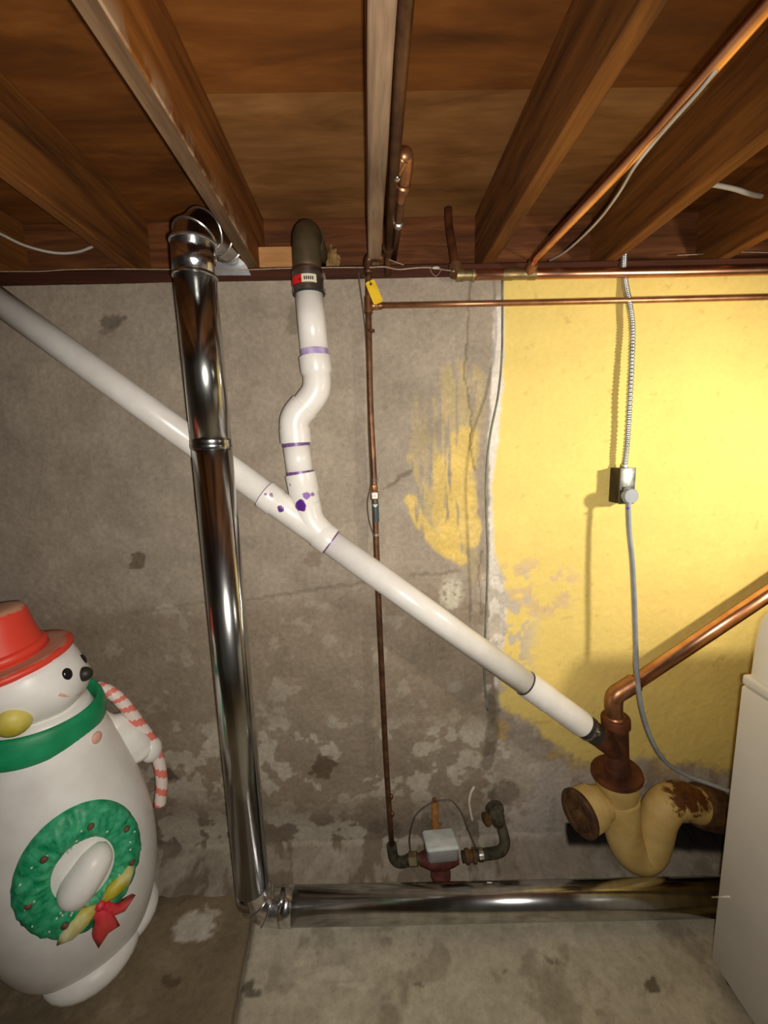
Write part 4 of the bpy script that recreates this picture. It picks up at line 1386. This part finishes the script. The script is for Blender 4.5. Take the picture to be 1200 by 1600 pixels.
bm = bmesh.new()
bmesh.ops.create_uvsphere(bm, u_segments=48, v_segments=32, radius=1)
for v in bm.verts:
    d = v.co.copy()
    k = 1.0
    fd = Vector((math.cos(FACE), math.sin(FACE), 0))
    muz = max(0, d.dot((fd+Vector((0, 0, -.35))).normalized()))
    k += 0.10*max(0, muz-.72)/.28                      # muzzle
    for s_ in (-1, 1):                                 # cheeks
        cd_ = Vector((math.cos(FACE+s_*.75), math.sin(FACE+s_*.75), -.45)).normalized()
        k += 0.05*max(0, d.dot(cd_)-.8)/.2
    v.co = HC+Vector((d.x*HR[0], d.y*HR[1], d.z*HR[2]))*k
    lc = HT.inverted() @ v.co
    if lc.z > -.016:                                   # the crown of the head is hidden in the hat
        lc = Vector((lc.x*.9, lc.y*.9, -.016))
        v.co = HT @ lc
head = link('head', from_bm(bm), 'snow', snow)


def stud(name, c, n, r, flat, mat, parent, depth=0.012):
    n = n.normalized()
    rotm = n.to_track_quat('Z', 'Y').to_matrix().to_4x4()
    return ellipsoid(name, c, (r[0], r[1], depth), mat, parent, 20, 12, rotm)


for s_ in (-1, 1):
    ph = FACE+s_*0.30
    c_ = head_pt(ph, 0.17, 1.0)
    stud('eye', c_, c_-HC, (0.0150, 0.0195), 0, 'coal', head, .010)
nc = head_pt(FACE+.02, -.02, 1.08)
stud('nose', nc, Vector((math.cos(FACE), math.sin(FACE), 0)), (.0195, .021), 0, 'nose', head, .022)
mouth = [head_pt(FACE+t, -.40+.30*(t/.55)**2, 1.085-.03*abs(t)) for t in np.linspace(-.55, .55, 15)]
tube('mouth', mouth, .0045, 'blush', head, 8)
# hat: brim and crown tilted with the head


def hat_part(name, prof_, nseg=48, rub=None):
    bm = bmesh.new()
    R = [[bm.verts.new(HT @ Vector((r*math.cos(2*math.pi*i/nseg), r*math.sin(2*math.pi*i/nseg), z))) for i in range(nseg)] for r, z in prof_]
    for j in range(len(R)-1):
        for i in range(nseg):
            bm.faces.new((R[j][i], R[j][(i+1) % nseg], R[j+1][(i+1) % nseg], R[j+1][i]))
    bm.faces.new(list(reversed(R[0])))
    bm.faces.new(R[-1])
    me = from_bm(bm)
    at = me.attributes.new('rub', 'FLOAT', 'POINT')
    at.data.foreach_set('value', [x for x in (rub or [0]*len(prof_)) for _ in range(nseg)])
    return me


br_ = hat_part('brim', [(0.02, -.020), (0.150, -.024), (0.160, -.018), (0.162, -.008), (0.155, .0), (0.132, -.004), (0.105, .0), (.02, .0)], rub=[0, 0, 0, .0, .36, .62, .5, .3])
hat = link('hat_brim', br_, 'hat_red', snow)
cr_ = hat_part('crown', [(0.100, -.004), (0.100, .01), (0.097, .028), (0.089, .075), (0.086, .12), (0.079, .136), (.06, .142), (.02, .144)], rub=[.1, 0, 0, 0, .15, .55, .6, .6])
link('hat_crown', cr_, 'hat_red', snow)
bd_ = hat_part('band', [(0.098, .004), (0.107, .006), (0.106, .026), (0.096, .032)], rub=[0, 0, 0, 0])
link('hat_band', bd_, 'hat_red', snow)


# scarf: flattened ring round the neck, dips at the front
def scarf_fn(a, b):
    ph = a*2*math.pi
    t = b*2*math.pi
    dip = 0.018*math.cos(ph-FACE+.6)
    zc_s = 0.800-dip
    r = 0.146+0.004*math.sin(3*ph)
    return Vector((axis_x(.8)-.004+(r+.013*math.cos(t))*math.cos(ph), SY-.004+(r-.10*(math.sin(t)*.042)+.013*math.cos(t))*math.sin(ph), zc_s+.042*math.sin(t)))


bm = bmesh.new()
nu, nv = 56, 16
R = [[bm.verts.new(scarf_fn(i/nu, j/nv)) for i in range(nu)] for j in range(nv)]
for j in range(nv):
    for i in range(nu):
        bm.faces.new((R[j][i], R[j][(i+1) % nu], R[(j+1) % nv][(i+1) % nu], R[(j+1) % nv][i]))
link('scarf', from_bm(bm), 'scarf', snow)
mc = head_pt(FACE-1.25, -.42, 1.0)
stud('ear_muff', mc, mc-HC, (.040, .042), 0, 'muff', snow, .034)

# wreath ring lying on the belly
WPH, WZ = math.radians(-43), 0.44


def belly(du, dz, off):
    z = WZ+dz
    return body_pt(WPH+du/0.236, z, off)


def wreath_fn(a, b):
    t = a*2*math.pi
    s_ = b*2*math.pi
    rad = 0.118+0.044*math.cos(s_)
    w = mnoise.noise(Vector((math.cos(t)*9, math.sin(t)*9, s_*1.6)))*0.010+mnoise.noise(Vector((math.cos(t)*26, math.sin(t)*26, s_*4)))*0.006
    return belly(rad*math.cos(t), rad*1.06*math.sin(t), -.004+0.024*max(-.5, math.sin(s_))+w*max(0, math.sin(s_)))


bm = bmesh.new()
nu, nv = 120, 24
R = [[bm.verts.new(wreath_fn(i/nu, j/nv)) for i in range(nu)] for j in range(nv)]
for j in range(nv):
    for i in range(nu):
        bm.faces.new((R[j][i], R[j][(i+1) % nu], R[(j+1) % nv][(i+1) % nu], R[(j+1) % nv][i]))
wre = link('wreath', from_bm(bm), 'wreath', snow)
for t in (20, 75, 130, 185, 240, 330):
    a_ = math.radians(t)
    c_ = belly(.117*math.cos(a_), .117*math.sin(a_), .022)
    stud('berry', c_, c_-Vector((axis_x(c_.z), SY, c_.z)), (.009, .009), 0, 'berry', wre, .006)
rnd = random.Random(3)
for k in range(34):
    a_ = rnd.uniform(0, 2*math.pi)
    rr0 = .112+rnd.uniform(-.028, .028)
    c_ = belly(rr0*math.cos(a_), rr0*math.sin(a_), .0195)
    stud('fleck', c_, c_-Vector((axis_x(c_.z), SY, c_.z)), (.0028, .0028), 0, 'fleck', wre, .003)
# mitten in the wreath's opening
mm = [belly(-.045, -.052, .006), belly(-.02, -.02, .018), belly(.02, .02, .020), belly(.05, .05, .008)]
tube('mitten', smooth_path(mm, 5), [.018, .03, .038, .042, .044, .045, .045, .045, .044, .043, .042, .040, .036, .030, .022, .010], 'snow', snow, 20)


# bow at the lower right of the wreath
def leaf(name, pts2, off, mat, parent, th=.010):
    """flat leaf outlined in belly coordinates"""
    bm = bmesh.new()
    pts2 = [(bx0+(x-bx0)*1.25, bz0+(z-bz0)*1.2) for x, z in pts2]
    cx_, cz_ = sum(p[0] for p in pts2)/len(pts2), sum(p[1] for p in pts2)/len(pts2)
    topv = [bm.verts.new(belly(x, z, off)) for x, z in pts2]
    mid = [bm.verts.new(belly(cx_+(x-cx_)*.6, cz_+(z-cz_)*.6, off+th)) for x, z in pts2]
    bot = [bm.verts.new(belly(x, z, off-.015)) for x, z in pts2]
    n = len(pts2)
    for i in range(n):
        j = (i+1) % n
        bm.faces.new((bot[i], bot[j], topv[j], topv[i]))
        bm.faces.new((topv[i], topv[j], mid[j], mid[i]))
    bm.faces.new(mid)
    bm.faces.new(list(reversed(bot)))
    return link(name, from_bm(bm), mat, parent)


bx0, bz0 = 0.012, -0.098
leaf('bow_loop', [(bx0, bz0), (bx0-.028, bz0+.012), (bx0-.066, bz0-.018), (bx0-.074, bz0-.040), (bx0-.05, bz0-.044), (bx0-.018, bz0-.026)], .024, 'bow_yellow', snow)
leaf('bow_loop', [(bx0, bz0), (bx0+.02, bz0+.020), (bx0+.064, bz0+.030), (bx0+.076, bz0+.018), (bx0+.058, bz0-.010), (bx0+.02, bz0-.010)], .024, 'bow_yellow', snow)
leaf('bow_tail', [(bx0-.008, bz0+.002), (bx0+.010, bz0-.0), (bx0+.030, bz0-.035), (bx0+.066, bz0-.052), (bx0+.04, bz0-.066), (bx0+.014, bz0-.05)], .026, 'bow_red', snow)
leaf('bow_tail', [(bx0-.010, bz0), (bx0+.012, bz0-.006), (bx0+.020, bz0-.05), (bx0+.028, bz0-.092), (bx0+.006, bz0-.086), (bx0-.014, bz0-.108), (bx0-.020, bz0-.07), (bx0-.012, bz0-.03)], .027, 'bow_red', snow)
ck = belly(bx0, bz0, .03)
stud('bow_knot', ck, ck-Vector((axis_x(ck.z), SY, ck.z)), (.012, .012), 0, 'bow_red', snow, .01)

# right arm with mitten and striped candy cane
ARM = math.radians(42)
arm = [body_pt(ARM+.10, .72, -.03), body_pt(ARM+.05, .66, .0), body_pt(ARM, .60, .018), body_pt(ARM-.02, .555, .03)]
tube('arm', smooth_path(arm, 5), [.03]*3+[.042]*4+[.045]*5+[.042]*3+[.036], 'snow', snow, 20)
hb = body_pt(ARM-.03, .560, .05)
ellipsoid('mitten', hb, (.034, .036, .042), 'snow', snow, 20, 14)
cane_pts = smooth_path([body_pt(ARM-.10, .36, .022), body_pt(ARM-.07, .45, .046), body_pt(ARM-.03, .56, .062), body_pt(ARM-.0, .66, .056), body_pt(ARM+.0, .745, .052), body_pt(ARM+.05, .79, .045), body_pt(ARM+.25, .81, .03), body_pt(ARM+.45, .78, .02)], 14)
cane = tube('candy_cane', cane_pts, .0185, 'stripe', snow, 18)
at = cane.data.attributes.new('stripe', 'FLOAT', 'POINT')
n_ = len(cane_pts)
vals = []
for i in range(n_):
    for k in range(18):
        vals.append(1.0 if ((i*0.11+k/18.0) % 1.0) < 0.42 else 0.0)
at.data.foreach_set('value', vals[:len(cane.data.vertices)])
stc = body_pt(math.radians(-6), .735, .004)
stud('button', stc, stc-Vector((axis_x(.735), SY, .735)), (.017, .017), 0, 'blush', snow, .008)
# feet
for ang, sc_ in ((-40, 1.0), (30, 1.0)):
    a_ = math.radians(ang)
    c_ = Vector((axis_x(.05)+.088*math.cos(a_), SY+.088*math.sin(a_), .056))
    ellipsoid('boot', c_, (.122, .125, .058), 'snow', snow, 28, 16, Matrix.Rotation(a_, 4, 'Z'))
